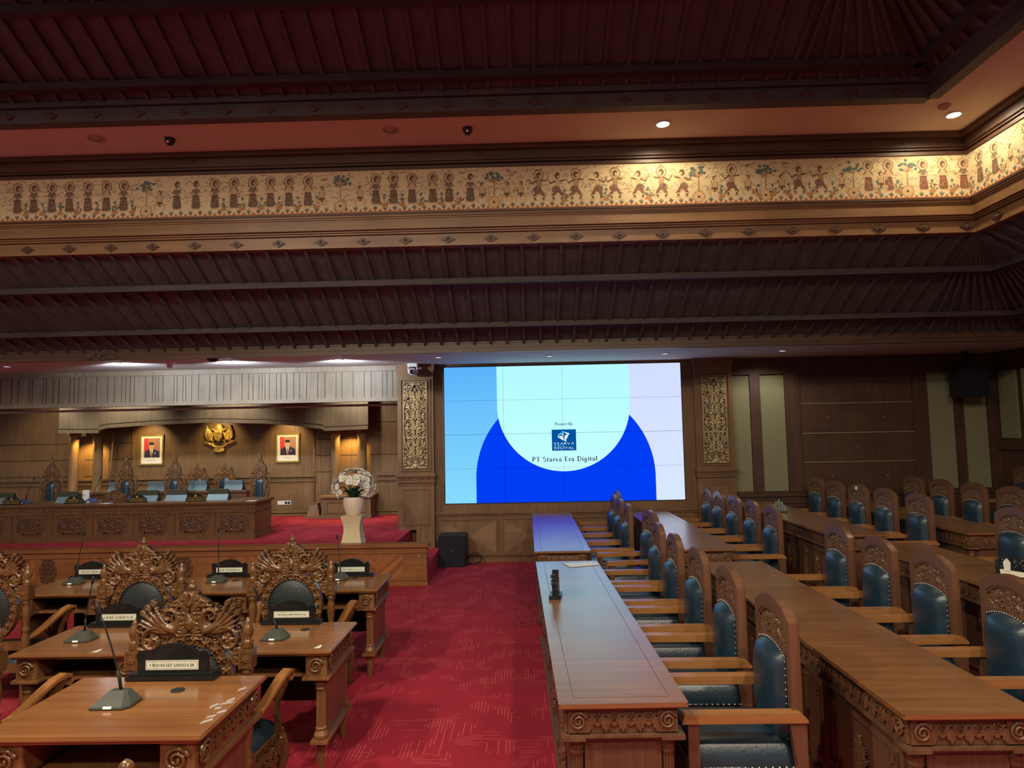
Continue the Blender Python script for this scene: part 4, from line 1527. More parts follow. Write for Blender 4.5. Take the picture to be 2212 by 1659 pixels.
def row_chair():
    """faces -y; back frame front face at y = 0"""
    t = thing('row_armchair', 'x', 'chair', (0, 0, 0), 0, 'blue leather row armchairs')
    W = .25
    out = [(-W, .02)] + arc_top(W, 1.125, 1.205) + [(W, .02)]
    inn = [(-W + .055, .50)] + arc_top(W - .055, 1.066, 1.135) + [(W - .055, .50)]
    m = MB().ring(out, inn, 0, .055, 'y', closed=False)
    m.box(-W + .055, W - .055, .004, .05, .44, .52)
    m.build('back_frame', WD['frame'], t, .004)
    bead = MB()
    inn2 = [(x * .955, z - .008 if z > .6 else z) for x, z in inn]
    bead.ring(inn, inn2, .004, .02, 'y', closed=False)
    bead.build('bead', WD['frame'], t)
    iw = W - .06
    ins = lambda x, z: abs(x) < iw and .95 < z < 1.066 + .066 * (1 - (x / iw) ** 2)
    cp = MB()
    relief(cp, mirror(foliage(ins, 0, iw, .94, 1.13, 50, .036, .024, 21, .3)) + flower(0, 1.06, .04, .028), -iw, iw, .94, 1.134, .0042, base=.002, mask=lambda X, Z: (np.abs(X) < iw) & (Z < 1.066 + .068 * (1 - (X / iw) ** 2)), M=Matrix.Translation((0, .03, 0)))
    cp.box(-iw, iw, .031, .042, .5, 1.0)
    cp.build('carved_crest', WD['crest'], t)
    rail = MB().ring(arc_top(iw, .965, 1.0), [(x, z - .018) for x, z in arc_top(iw, .965, 1.0)], -.005, .03, 'y', closed=False)
    rail.build('cushion_rail', WD['frame'], t)
    # back cushion: bulging pad with arched top
    n, mbp = 14, MB()
    vs, fs = [], []
    for j in range(n + 1):
        for i in range(n + 1):
            u, v = 2 * i / n - 1, j / n
            x = u * (iw - .004)
            zt = .945 + .036 * (1 - u * u)
            z = .47 + (zt - .47) * v
            hh = .095 * (1 - abs(u) ** 2.6) ** .5 * (1 - abs(2 * v - 1) ** 5) ** .5
            vs.append((x, .012 - hh, z))
    for j in range(n):
        for i in range(n):
            a = j * (n + 1) + i
            fs.append((a, a + 1, a + n + 2, a + n + 1))
    mbp.add(vs, fs, 0, True)
    cush = mbp.build('back_cushion', LEATHER, t)
    nl = MB()
    for i in range(17):
        u = 2 * i / 16 - 1
        nl.ball((u * (iw - .012), -.006, .942 + .035 * (1 - u * u)), .0068, n=6, sc=(1, .7, 1))
    for s in (-1, 1):
        for i in range(13):
            nl.ball((s * (iw - .003), -.004, .50 + i * .0345), .0065, n=6, sc=(1, .7, 1))
    nl.tube([(s_ * (iw - .003), .0, .50 + (0 if s_ < 0 else 0)) for s_ in (-1,)] + [(-(iw - .003), .0, .914)] + [((2 * i / 16 - 1) * (iw - .012), .0, .942 + .035 * (1 - (2 * i / 16 - 1) ** 2)) for i in range(17)] + [(iw - .003, .0, .914), (iw - .003, .0, .50)], .006, 6, 1)
    nl.build('nail_trim', [BRASS, LEATHER], cush)
    # seat
    st = MB().box(-.235, .235, -.50, .01, .30, .41)
    st.build('seat_rail', WD['frame'], t, .004)
    sp = MB()
    n = 12
    vs, fs = [], []
    for j in range(n + 1):
        for i in range(n + 1):
            u, v = 2 * i / n - 1, 2 * j / n - 1
            h = (.11 + .035 * (1 - u * u)) * max(0, (1 - abs(u) ** 9)) ** .35 * max(0, (1 - abs(v) ** 8)) ** .4
            vs.append((math.sin(u * PI / 2) * .238, -.25 + math.sin(v * PI / 2) * .256, .41 + h))
    for j in range(n):
        for i in range(n):
            a = j * (n + 1) + i
            fs.append((a, a + 1, a + n + 2, a + n + 1))
    sp.add(vs, fs, 0, True)
    seat = sp.build('seat_cushion', LEATHER, t)
    nn = MB()
    for s in (-1, 1):
        for i in range(15):
            nn.ball((s * .2415, -.48 + i * .034, .42), .0068, n=6)
    for i in range(14):
        nn.ball((-.22 + i * .034, -.509, .42), .0068, n=6)
    nn.tube([(-.237, .0, .42), (-.237, -.505, .42), (.237, -.505, .42), (.237, .0, .42)], .006, 6, 1)
    nn.build('nail_trim', [BRASS, LEATHER], seat)
    for s in (-1, 1):
        a = MB()
        x = s * .262
        a.prism([(-.56, .655), (-.545, .70), (.03, .70), (.06, .67), (.06, .655)], x - .035, x + .035, 'x')
        a.build('armrest', WD['arm'], t, .005)
        MB().box(x - .024, x + .024, -.53, -.475, 0, .655).build('front_leg', WD['frame'], t, .003)
        MB().prism([(.0, 0), (.055, 0), (.055, .655), (-.03, .655), (-.02, .60), (.0, .46)], x - .024, x + .024, 'x').build('rear_leg', WD['frame'], t)
    for s in (-1, 1):
        sd = MB().box(s * .262 - .012, s * .262 + .012, -.475, .0, .12, .405)
        sd.ring([(-.455, .14), (-.02, .14), (-.02, .385), (-.455, .385)], [(-.445, .15), (-.03, .15), (-.03, .375), (-.445, .375)], s * .274, s * .274 + s * .006, 'x')
        sd.build('side_panel', WD['frame'], t)
    return t


RC = [  # x of the back's front face, y, base height, label
    (1.3, 3.74, 0, 'blue leather armchair at the near aisle-side table, first from the camera'),
    (1.289, 4.52, 0, 'blue leather armchair at the near aisle-side table, second from the camera'),
    (1.273, 5.26, 0, 'blue leather armchair at the near aisle-side table, third from the camera'),
    (1.258, 6.0, 0, 'blue leather armchair at the near aisle-side table, fourth from the camera'),
    (1.256, 6.72, 0, 'blue leather armchair at the near aisle-side table, its farthest one'),
    (1.368, 7.78, 0, 'blue leather armchair at the far aisle-side table, first past the gap, turned edge-on'),
    (1.235, 8.55, 0, 'blue leather armchair at the far aisle-side table, second past the gap'),
    (1.232, 9.22, 0, 'blue leather armchair at the far aisle-side table, third past the gap'),
    (1.232, 9.84, 0, 'blue leather armchair at the far aisle-side table, fourth past the gap'),
    (1.36, 10.5, 0, 'blue leather armchair nearest the video wall at the aisle-side table'),
    (2.84, 4.14, 0, 'blue leather armchair at the second near table, in the right foreground'),
    (2.845, 4.92, 0, 'blue leather armchair at the second near table, second from the camera'),
    (2.845, 5.65, 0, 'blue leather armchair at the second near table, third from the camera'),
    (2.845, 6.36, 0, 'blue leather armchair at the second near table, by its far end'),
    (2.825, 7.97, 0, 'blue leather armchair at the second far table, closest to its near end'),
    (2.82, 8.66, 0, 'blue leather armchair at the second far table, second from its near end'),
    (2.815, 9.38, 0, 'blue leather armchair at the second far table, third from its near end'),
    (2.81, 10.08, 0, 'blue leather armchair at the second far table, fourth from its near end'),
    (2.82, 10.72, 0, 'blue leather armchair at the second far table, nearest the right pilaster'),
    (4.5, 6.40, .13, 'large blue leather armchair at the right edge, behind the third near table'),
    (4.49, 7.92, .13, 'blue leather armchair at the third far table, closest to the camera'),
    (4.475, 8.62, .13, 'blue leather armchair at the third far table, second from the camera'),
    (4.475, 9.30, .13, 'blue leather armchair at the third far table, third, a paper tag on its crest'),
    (4.475, 9.98, .13, 'blue leather armchair at the third far table, fourth from the camera'),
    (4.49, 10.66, .13, 'blue leather armchair at the third far table, nearest the front wall'),
    (5.995, 8.55, .13, 'blue leather armchair at the fourth table, closest to the right edge'),
    (5.97, 9.22, .13, 'blue leather armchair at the fourth table, second from its near end'),
    (5.96, 9.92, .13, 'blue leather armchair at the fourth table, third, before the olive fabric panels'),
    (5.96, 10.6, .13, 'dim blue leather armchair at the fourth table, nearest the front wall'),
    (7.5, 10.35, .26, 'dim armchair in the dark corner beside the right wall'),
]
ch0 = row_chair()
rj = random.Random(4)
for k, (x, y, z, lb) in enumerate(RC):
    rz = R(-90 + (7 if k == 5 else rj.uniform(-1.5, 1.5)))
    if k == 0:
        ch0.location, ch0.rotation_euler = (x, y, z), (0, 0, R(-90))
        ch0['label'] = lb
    else:
        c = dup(ch0, lb, (x, y, z), rz)
tg = MB().box(4.469, 4.473, 9.27, 9.33, 1.255, 1.305)
tag(tg.build('paper_tag', IVORY), 'small white paper tag stuck on a chair crest at the third far table', 'tag')

# ================================================================== CARVED ARMCHAIRS (left block)
def crest_strokes():
    st = []
    # swan-like bird: neck, head curl, body, feathers
    st.append((np.array([[.085, 1.055], [.066, 1.085], [.064, 1.12], [.075, 1.15], [.10, 1.168], [.128, 1.165], [.142, 1.145], [.136, 1.122], [.118, 1.116]]), np.array([.026, .024, .021, .017, .014, .012, .011, .010, .009]), np.full(9, .034)))
    st.append((np.array([[.10, 1.06], [.13, 1.07], [.155, 1.085]]), np.array([.030, .030, .02]), np.full(3, .032)))
    for (ax, az, bx, bz, cx, cz) in ((.12, 1.08, .17, 1.11, .205, 1.20), (.13, 1.075, .19, 1.10, .235, 1.175), (.13, 1.065, .20, 1.085, .26, 1.15), (.13, 1.055, .20, 1.065, .272, 1.118), (.125, 1.045, .19, 1.045, .262, 1.085)):
        st.append(curve((ax, az), (bx, bz), (cx, cz), .016, .028, 24, leafy=True))
    for (cx, cz) in ((.212, 1.205), (.243, 1.182), (.268, 1.152)):
        st += leaf(cx - .02, cz - .02, .9, .045, .018, .026)
    # roundel with flower
    st.append(spiral(.205, 1.0, .078, 1.1, PI * .75, -1, .015, .03, 50))
    st += flower(.207, .996, .042, .03, 6)
    st.append(curve((.272, 1.06), (.31, 1.02), (.285, .95), .014, .026, 24, leafy=True))
    st.append(spiral(.275, 1.075, .026, 1.2, -1.5, 1, .010, .028))
    # bracket down to the post
    for a, (x, z) in ((-.3, (.235, .925)), (-.9, (.24, .915)), (.3, (.24, .935))):
        st += leaf(x, z, a, .07, .024, .026)
    st += [spiral(.265, .895, .034, 1.3, 2, 1, .011, .026), spiral(.245, .945, .03, 1.2, .5, -1, .010, .024)]
    # centre crown
    st += leaf(0, 1.19, PI / 2, .075, .034, .038)
    for z, r, x in ((1.205, .026, .036), (1.165, .032, .052), (1.13, .024, .03), (1.075, .024, .042), (1.045, .028, .06), (1.2, .02, .075)):
        st.append(spiral(x, z, r, 1.3, PI, -1, .010, .032))
    for z, a, L in ((1.10, .6, .05), (1.13, 1.0, .06), (1.09, -.3, .05), (1.16, 1.2, .06), (1.22, .4, .05), (1.225, 1.0, .05), (1.05, .2, .07), (1.035, -.4, .07), (1.19, .1, .06)):
        st += leaf(.01, z, a, L, .02, .03)
    st.append((np.array([[0, 1.075], [0, 1.10], [0, 1.125]]), np.array([.028, .032, .022]), np.array([.04, .044, .036])))
    st += [curve((.0, 1.26), (.03, 1.25), (.05, 1.225), .016, .03, leafy=True), curve((.02, 1.235), (.06, 1.23), (.09, 1.205), .014, .028, leafy=True), curve((.04, 1.185), (.09, 1.2), (.115, 1.185), .013, .028, leafy=True)]
    st += foliage(lambda x, z: z < 1.255 - x * .52 and z > 1.035, 0, .20, 1.02, 1.25, 60, .032, .022, 8, .5)
    st += foliage(lambda x, z: x > .12 and z > .96 and z < 1.06, .12, .29, .96, 1.06, 10, .034, .02, 6, .5)
    return mirror(st)


def ell(cx, cz, rx, rz, n=40):
    return [(cx + rx * math.cos(2 * PI * k / n), cz + rz * math.sin(2 * PI * k / n)) for k in range(n)]


def carved_chair():
    """faces +y (towards the stage); its back is at y = 0"""
    t = thing('carved_armchair', 'x', 'chair', (0, 0, 0), 0, 'carved armchairs with oval leather backs')
    G = WD['gold_teak']
    post = [(.026, 0), (.03, .08), (.034, .25), (.034, .36), (.028, .37), (.033, .39), (.027, .405), (.024, .43), (.031, .47), (.034, .52), (.028, .57), (.022, .60), (.032, .612), (.024, .625), (.021, .65), (.030, .70), (.033, .74), (.028, .785), (.022, .81), (.032, .822), (.034, .835), (.026, .85)]
    top = [(.028, .955), (.034, .965), (.026, .978), (.034, .99), (.022, 1.0), (.020, 1.005), (.030, 1.03), (.0315, 1.05), (.024, 1.075), (.014, 1.09), (.016, 1.097), (.012, 1.103), (.006, 1.118), (.001, 1.122)]
    for s in (-1, 1):
        m = MB().lathe(post, s * .315, 0, 14).box(s * .315 - .037, s * .315 + .037, -.037, .037, .85, .955).lathe(top, s * .315, 0, 14)
        m.box(s * .315 - .036, s * .315 + .036, -.036, .036, .26, .36)
        for q in (-1, 1):
            relief(m, flower(0, 0, .022, .01, 6) + [line([(-.026, -.04), (.026, -.04), (.026, .04), (-.026, .04), (-.026, -.04)], .005, .006, 60)], -.032, .032, -.046, .046, .004, M=Matrix.Translation((s * .315, q * .037, .902)) @ Matrix.Rotation(0 if q < 0 else PI, 4, 'Z'))
        m.build('back_post', G, t)
    cr = MB()
    CS = crest_strokes()
    relief(cr, CS, -.315, .315, .86, 1.275, .0042, back=.016)
    relief(cr, [(p, w, h * .7) for p, w, h in CS], -.315, .315, .86, 1.275, .0075, M=Matrix.Translation((0, .014, 0)) @ Matrix.Rotation(PI, 4, 'Z'))
    cr.lathe([(.012, 1.25), (.022, 1.258), (.014, 1.266), (.022, 1.276), (.026, 1.29), (.018, 1.302), (.010, 1.306), (.016, 1.313), (.010, 1.322), (.002, 1.328)], 0, .004, 12)
    cr.build('carved_crest', G, t)
    fr = MB()
    fr.ring(ell(0, .775, .245, .262), ell(0, .775, .188, .205), -.012, .028, 'y')
    ringst = []
    for k in range(22):
        a = 2 * PI * k / 22
        ringst += flower(.2165 * math.cos(a), .775 + .2335 * math.sin(a), .030, .016, 5)
    ringst += [line(ell(0, .775, .243, .26) + [(.243, .775)], .006, .012, 220), line(ell(0, .775, .191, .208) + [(.191, .775)], .005, .010, 200)]
    relief(fr, ringst, -.26, .26, .50, 1.05, .0045, M=Matrix.Translation((0, -.012, 0)))
    fr.box(-.315, .315, -.018, .03, .455, .515)
    for k in range(22):
        a = 2 * PI * k / 22
        fr.ball((.2165 * math.cos(a), -.028, .775 + .2335 * math.sin(a)), .0085, n=8)
    fr.build('oval_frame', G, t)
    pd = MB()
    n = 24
    for sgn in (-1, 1):
        vs, fs = [], []
        for j in range(9):
            f = j / 8
            for k in range(n):
                a = 2 * PI * k / n
                vs.append((.19 * f * math.cos(a), .008 + sgn * (.014 + .042 * (1 - f ** 2.5)), .775 + .207 * f * math.sin(a)))
        for j in range(8):
            for k in range(n):
                q = (k + 1) % n
                fs.append((j * n + k, j * n + q, (j + 1) * n + q, (j + 1) * n + k))
        pd.add(vs, fs, 0, True)
    pad = pd.build('back_pad', LEATHER_K, t)
    nl = MB()
    for k in range(44):
        a = 2 * PI * k / 44
        nl.ball((.183 * math.cos(a), -.018, .775 + .20 * math.sin(a)), .0065, n=6)
    nl.build('nail_trim', BLACK, pad)
    # seat
    MB().prism([(-.31, .0), (.31, .0), (.345, .46), (-.345, .46)], .275, .345, 'z').build('seat_rail', G, t, .004)
    sp = MB()
    n = 12
    vs, fs = [], []
    for j in range(n + 1):
        for i in range(n + 1):
            u, v = 2 * i / n - 1, 2 * j / n - 1
            h = .095 * max(0, (1 - abs(u) ** 4)) ** .45 * max(0, (1 - abs(v) ** 4)) ** .45
            vs.append((u * (.305 + .0175 * (v + 1)), .235 + v * .22, .345 + h))
    for j in range(n):
        for i in range(n):
            a = j * (n + 1) + i
            fs.append((a, a + 1, a + n + 2, a + n + 1))
    sp.add(vs, fs, 0, True)
    seat = sp.build('seat_cushion', LEATHER, t)
    nn = MB()
    for s in (-1, 1):
        for i in range(13):
            v = i / 12
            nn.ball((s * (.312 + .036 * v), .02 + .43 * v, .335), .009, n=6)
    for i in range(17):
        nn.ball((-.33 + i * .041, .462, .335), .009, n=6)
    nn.tube([(-.31, .01, .335), (-.346, .455, .335), (.346, .455, .335), (.31, .01, .335)], .007, 6)
    nn.build('nail_trim', G, seat)
    # hanging carved aprons
    ap = MB()
    sd = foliage(lambda x, z: z > -.12 + .10 * abs(x / .2) ** 2, -.2, .2, -.13, 0, 40, .042, .03, 14, .4)
    relief(ap, sd, -.21, .21, -.14, .02, .0055, back=.012)
    for s in (1, -1):
        o = (ap.build('side_apron', G, t) if s > 0 else o.copy())
        if s < 0:
            COL.objects.link(o)
        o.location = (s * .335, .23, .29)
        o.rotation_euler = (0, 0, R(90 * s) - s * R(4.4))
    af = MB()
    relief(af, mirror(foliage(lambda x, z: z > -.14 + .12 * (x / .3) ** 2, 0, .32, -.14, 0, 34, .045, .03, 15, .4)), -.33, .33, -.15, .02, .0055, back=.012, M=Matrix.Translation((0, .462, .29)) @ Matrix.Rotation(PI, 4, 'Z'))
    af.build('front_apron', G, t)
    # arms
    for s in (-1, 1):
        path = [(.318, .0, .545), (.335, .08, .56), (.355, .16, .60), (.375, .24, .65), (.392, .32, .69), (.402, .38, .702), (.405, .42, .690), (.404, .435, .660), (.402, .42, .635), (.402, .402, .645)]
        a = MB()
        a.tube([(s * x, y, z) for x, y, z in path], [.030, .031, .033, .034, .035, .034, .032, .028, .022, .014], 4, flat=(.55, 1.25), side=(0, -.35, 1))
        ar = a.build('armrest', WD['arm'], t, .004)
        cvg = MB()
        stc = []
        for i in range(7):
            stc.append(spiral(-.14 + i * .047, 0, .017, 1.1, i, 1 if i % 2 else -1, .006, .008))
        cvm = Matrix.Translation((s * .392, .205, .61)) @ Matrix.Rotation(R(90 * s), 4, 'Z') @ Matrix.Rotation(R(-24 * s), 4, 'Y') @ Matrix.Scale(.9, 4)
        relief(cvg, stc, -.17, .17, -.022, .022, .004, M=cvm)
        cvg.build('arm_carving', G, ar)
        sup = MB().tube([(s * .398, .375, .68), (s * .388, .35, .62), (s * .365, .33, .55), (s * .35, .335, .48), (s * .355, .36, .42), (s * .345, .38, .34)], [.032, .028, .024, .024, .028, .034], 4, flat=(.8, 1.1), side=(1, 0, 0))
        sup.build('arm_support', G, t, .003)
        lg = MB().tube([(s * .325, .43, .30), (s * .345, .455, .24), (s * .352, .462, .17), (s * .338, .445, .09), (s * .335, .45, .03), (s * .345, .475, .0)], [.042, .042, .034, .024, .020, .027], 10)
        lg.build('front_leg', G, t)
    return t


cc0 = carved_chair()
CCH = [(-1.874, 3.77, 0, 0, 'carved armchair with oval leather back, standing just behind the nearest desk'),
       (-3.262, 3.78, 0, -6, 'carved armchair cut by the left edge, only its right post and arm showing'),
       (-1.90, 5.45, 0, 0, 'carved armchair in the second row, nearest the red aisle'),
       (-3.11, 5.45, 0, 0, 'carved armchair in the second row, middle one of three'),
       (-4.36, 5.45, 0, -2, 'carved armchair in the second row, at the left edge with its armrest showing'),
       (-.748, 1.265, .19, 0, 'carved armchair whose finial tip shows at the bottom below the nearest desk')]
for k, (x, y, z, rz, lb) in enumerate(CCH):
    if k == 0:
        cc0.location = (x, y, z)
        cc0['label'] = lb
    else:
        dup(cc0, lb, (x, y, z), R(rz))

# ================================================================== MEMBER DESKS (left block)
def desk():
    t = thing('member_desk', 'x', 'desk', (0, 0, 0), 0, 'single teak desks')
    W, Dp, Hh = .85, .67, .767
    T = WD['teak']
    MB().box(0, W, 0, Dp, Hh - .02, Hh).build('desk_top', WD['teak_top'], t, .006)
    MB().box(.014, W - .014, .014, Dp - .014, Hh - .032, Hh - .02).build('edge_mould', WD['arm'], t, .003)
    i = .035
    bx = .135
    for x0, x1 in ((i, i + bx), (W - i - bx, W - i)):
        m = MB().box(x0, x1, i, Dp - i, Hh - .165, Hh - .032)
        m.box(x0 - .02, x1 + .02, i - .02, Dp - i + .02, Hh - .185, Hh - .165)
        m.build('apron_block', T, t, .003)
    # carving along the outside of the blocks
    sg = []
    for q in range(6):
        cx = -.2 + q * .08
        for da in (-1, -.5, 0, .5, 1):
            sg += leaf(cx, .012, -PI / 2 + da, .05, .014, .012)
        sg.append(line([(cx - .04, .03), (cx - .02, .016), (cx, .026), (cx + .02, .016), (cx + .04, .03)], .006, .009))
    sm = MB()
    relief(sm, sg, -.25, .25, -.055, .045, .0045)
    s0 = sm.build('side_carving', WD['gold_teak'], t)
    s1 = s0.copy()
    COL.objects.link(s1)
    s0.location, s0.rotation_euler = (W - i, Dp / 2, Hh - .095), (0, 0, R(90))
    s1.location, s1.rotation_euler = (i, Dp / 2, Hh - .095), (0, 0, R(-90))
    sc = MB()
    relief(sc, [spiral(0, 0, .046, 2.0, .4, 1, .011, .018, 60)], -.055, .055, -.055, .055, .0035)
    c0 = sc.build('scroll', WD['gold_teak'], t)
    for q, (x, y, rz) in enumerate(((i + bx / 2, i, 0), (W - i - bx / 2, i, 0), (W - i, i + .055, 90), (W - i, Dp - i - .055, 90))):
        s = c0 if q == 0 else c0.copy()
        if q:
            COL.objects.link(s)
        s.location, s.rotation_euler = (x, y, Hh - .098), (0, 0, R(rz))
    MB().box(i + bx, W - i - bx, .10, Dp - .05, Hh - .185, Hh - .165).build('shelf', T, t)
    MB().box(i + bx, W - i - bx, Dp - .06, Dp - .045, .24, Hh - .032).build('modesty_panel', MATTE, t)
    for x in (i + .022, W - i - .042):
        MB().box(x, x + .02, .11, Dp - .11, .21, Hh - .185).build('side_panel', WD['frame'], t)
    pr = [(.040, .21), (.044, .216), (.046, .235), (.038, .25), (.032, .262), (.036, .275), (.031, .285), (.031, .50), (.034, .512), (.038, .52), (.034, .53), (.040, .545), (.040, .582)]
    ft = [(.016, 0), (.018, .02), (.026, .15), (.030, .17), (.034, .19)]
    for x in (i + .05, W - i - .05):
        for y in (i + .05, Dp - i - .05):
            m = MB().lathe(pr, x, y, 36, flute=.2, fz=(.284, .505)).lathe(ft, x, y, 24, flute=.2, fz=(.015, .16))
            m.build('leg', T, t)
        MB().box(x - .055, x + .055, i - .01, Dp - i + .01, .188, .21).build('foot_rail', T, t, .003)
    g = MB().lathe([(.029, Hh), (.029, Hh + .004), (.023, Hh + .004)], W * .62, Dp * .72, 20).lathe([(.021, Hh + .0012), (.021, Hh + .0022)], W * .62, Dp * .72, 20)
    g.build('cable_grommet', MATTE, t)
    return t


dk0 = desk()
DSK = [((-2.185, 2.665, .19), (1.065, 1, 1), 'nearest teak desk at the bottom left, with pale flakes on its top'),
       ((-2.10, 4.292, 0), None, 'second-row teak desk beside the red aisle'),
       ((-3.31, 4.292, 0), None, 'second-row teak desk farther from the aisle'),
       ((-2.18, 5.965, 0), None, 'third-row teak desk beside the red aisle, under the flower vase'),
       ((-3.31, 5.955, 0), None, 'third-row teak desk in the middle, below the tall stage chair'),
       ((-4.59, 5.965, 0), None, 'third-row teak desk at the far left')]
desks = []
for k, (l, s, lb) in enumerate(DSK):
    if k == 0:
        desks.append(dk0)
    else:
        desks.append(dup(dk0, lb, l, 0))
dk0.location, dk0.scale = DSK[0][0], DSK[0][1]
dk0['label'] = DSK[0][2]

# nameplates
def nameplate(text, label, loc, rz=0):
    t = thing('nameplate', label, 'nameplate', loc, rz, 'black carved nameplates')
    MB().box(-.215, .215, -.04, .04, 0, .022).box(-.205, .205, -.032, .032, .022, .030).build('base', BLACK, t, .003)
    pts = [(-.17, .03), (-.17, .085), (-.178, .11), (-.165, .13), (-.14, .132), (-.128, .118), (-.105, .135), (-.06, .158), (0, .168), (.06, .158), (.105, .135), (.128, .118), (.14, .132), (.165, .13), (.178, .11), (.17, .085), (.17, .03)]
    MB().prism(pts, -.011, .011, 'y').build('board', BLACK, t)
    ed = MB()
    relief(ed, [spiral(-.152, .108, .02, 1.2, 0, 1, .006, .006), spiral(.152, .108, .02, 1.2, PI, -1, .006, .006)] + [line([(-.105 + .0262 * q, .129 + .036 * math.cos((-.105 + .0262 * q) * 13)), (-.09 + .0262 * q, .118 + .036 * math.cos((-.09 + .0262 * q) * 13))], .005, .006) for q in range(8)], -.18, .18, .03, .17, .004, M=Matrix.Translation((0, -.011, 0)))
    ed.build('carved_edge', BLACK, t)
    pl = MB().box(-.128, .128, -.0135, -.011, .044, .088)
    pl.ring([(-.123, .048), (.123, .048), (.123, .084), (-.123, .084)], [(-.1215, .0495), (.1215, .0495), (.1215, .0825), (-.1215, .0825)], -.0138, -.0134, 'y', 1)
    p = pl.build('plate', [IVORY, INK], t)
    lt = MB()
    sz = min(.019, .215 / text_w(text))
    letters(lt, text, -text_w(text) * sz / 2, .066 - sz * .5, sz, -.0142, 0, .06, True, None, 1.0, 1.15)
    lt.build('lettering', INK, p)
    return t


def on_desk(px, py, zz):
    return at(px, py, z=zz)


ZD = .767
p0 = on_desk(361, 1475, ZD + .19)
nameplate('I WAYAN EDY SANJAYA,SH', 'black nameplate reading I WAYAN EDY SANJAYA,SH on the nearest desk', (p0.x, p0.y + .055, ZD + .192))
NP = []
for (px, py, tx, lb) in ((626, 1351, 'I WAYAN LUWIR WIANA,S.Sos', 'black nameplate on the second-row desk beside the aisle, partly behind a microphone'),
                         (250, 1357, 'I MADE SUMERTA,SH', 'black nameplate reading I MADE SUMERTA on a second-row desk'),
                         (757, 1247, 'I PONO SATRIA,S.Sos, M.Si', 'black nameplate on the third-row desk beside the aisle'),
                         (492, 1248, 'I MADE SUWARDANA,SE', 'black nameplate on the middle third-row desk'),
                         (193, 1252, 'I WAYAN SANDRA,SH', 'black nameplate reading I WAYAN SANDRA on the far left third-row desk')):
    p = on_desk(px, py, ZD)
    nameplate(tx, lb, (p.x, p.y + .045, ZD + .002))


# microphones
def mic(label, loc, tip, group='gooseneck microphones on the desks', cool=False, s=1.0):
    t = thing('desk_microphone', label, 'microphone', loc, 0, group)
    b = MB()
    w, d = .108 * s, .075 * s
    lo = [(-w, -d), (w * .72, -d), (w, -d * .55), (w, d), (-w * .75, d), (-w, d * .6)]
    hi = [(-w * .45, d * .30), (w * .30, d * .30), (w * .42, d * .42), (w * .42, d * .9), (-w * .36, d * .9), (-w * .45, d * .75)]
    vs = [(x, y, 0) for x, y in lo] + [(x, y, .014 * s) for x, y in lo] + [(x, y, .070 * s) for x, y in hi]
    fs = [tuple(range(5, -1, -1)), tuple(range(12, 18))]
    for L in (0, 6):
        fs += [(L + k, L + (k + 1) % 6, L + 6 + (k + 1) % 6, L + 6 + k) for k in range(6)]
    b.add(vs, fs, 0)
    base = b.build('base', GREYP if not cool else plain('blue_console', (.05, .07, .16), .4), t, .002)
    sl = .056 / (d * 1.30 / s) / s
    bt = MB().box(-.026 * s, .02 * s, -d - .002, -d + .02 * s, .006, .018 * s)
    bt.build('button', plain('lit_white_button', (.8, .82, .7), .4, emit=(.9, .95, .8), est=.5), base)
    tx, tz = tip[0], tip[2]
    n = 9
    pts = []
    for i in range(n):
        f = i / (n - 1)
        pts.append((tx * f ** 1.35, d * .6 + (tip[1] - d * .6) * f, .068 * s + (tz - .068 * s) * f))
    MB().tube(pts[:3], .009 * s, 10).build('neck_collar', MATTE, t)
    MB().tube(pts, .0048 * s, 8).build('gooseneck', MATTE, t)
    a, c = Vector(pts[-2]), Vector(pts[-1])
    dr = (c - a).normalized()
    MB().tube([c - dr * .002, c + dr * .008, c + dr * .03, c + dr * .045, c + dr * .052], [.008 * s, .011 * s, .0125 * s, .011 * s, .005 * s], 12).build('capsule', MATTE, t)
    return t


for px, py, tipx, tipy, zz, lb in ((250, 1524, 217, 1328, ZD + .19, 'black gooseneck microphone on the nearest desk, leaning left'),
                                   (175, 1384, 199, 1262, ZD, 'black gooseneck microphone on the second-row desk away from the aisle'),
                                   (594, 1380, 556, 1282, ZD, 'black gooseneck microphone leaning left on the second-row desk by the aisle'),
                                   (159, 1261, 181, 1158, ZD, 'black gooseneck microphone on the far left third-row desk'),
                                   (468, 1257, 472, 1150, ZD, 'upright black gooseneck microphone on the middle third-row desk'),
                                   (733, 1252, 729, 1166, ZD, 'black gooseneck microphone on the third-row desk beside the aisle')):
    p = on_desk(px, py, zz)
    q = at(tipx, tipy, y=p.y + .02)
    mic(lb, (p.x, p.y, zz + .002), (q.x - p.x, .02, q.z - zz), s=.78)

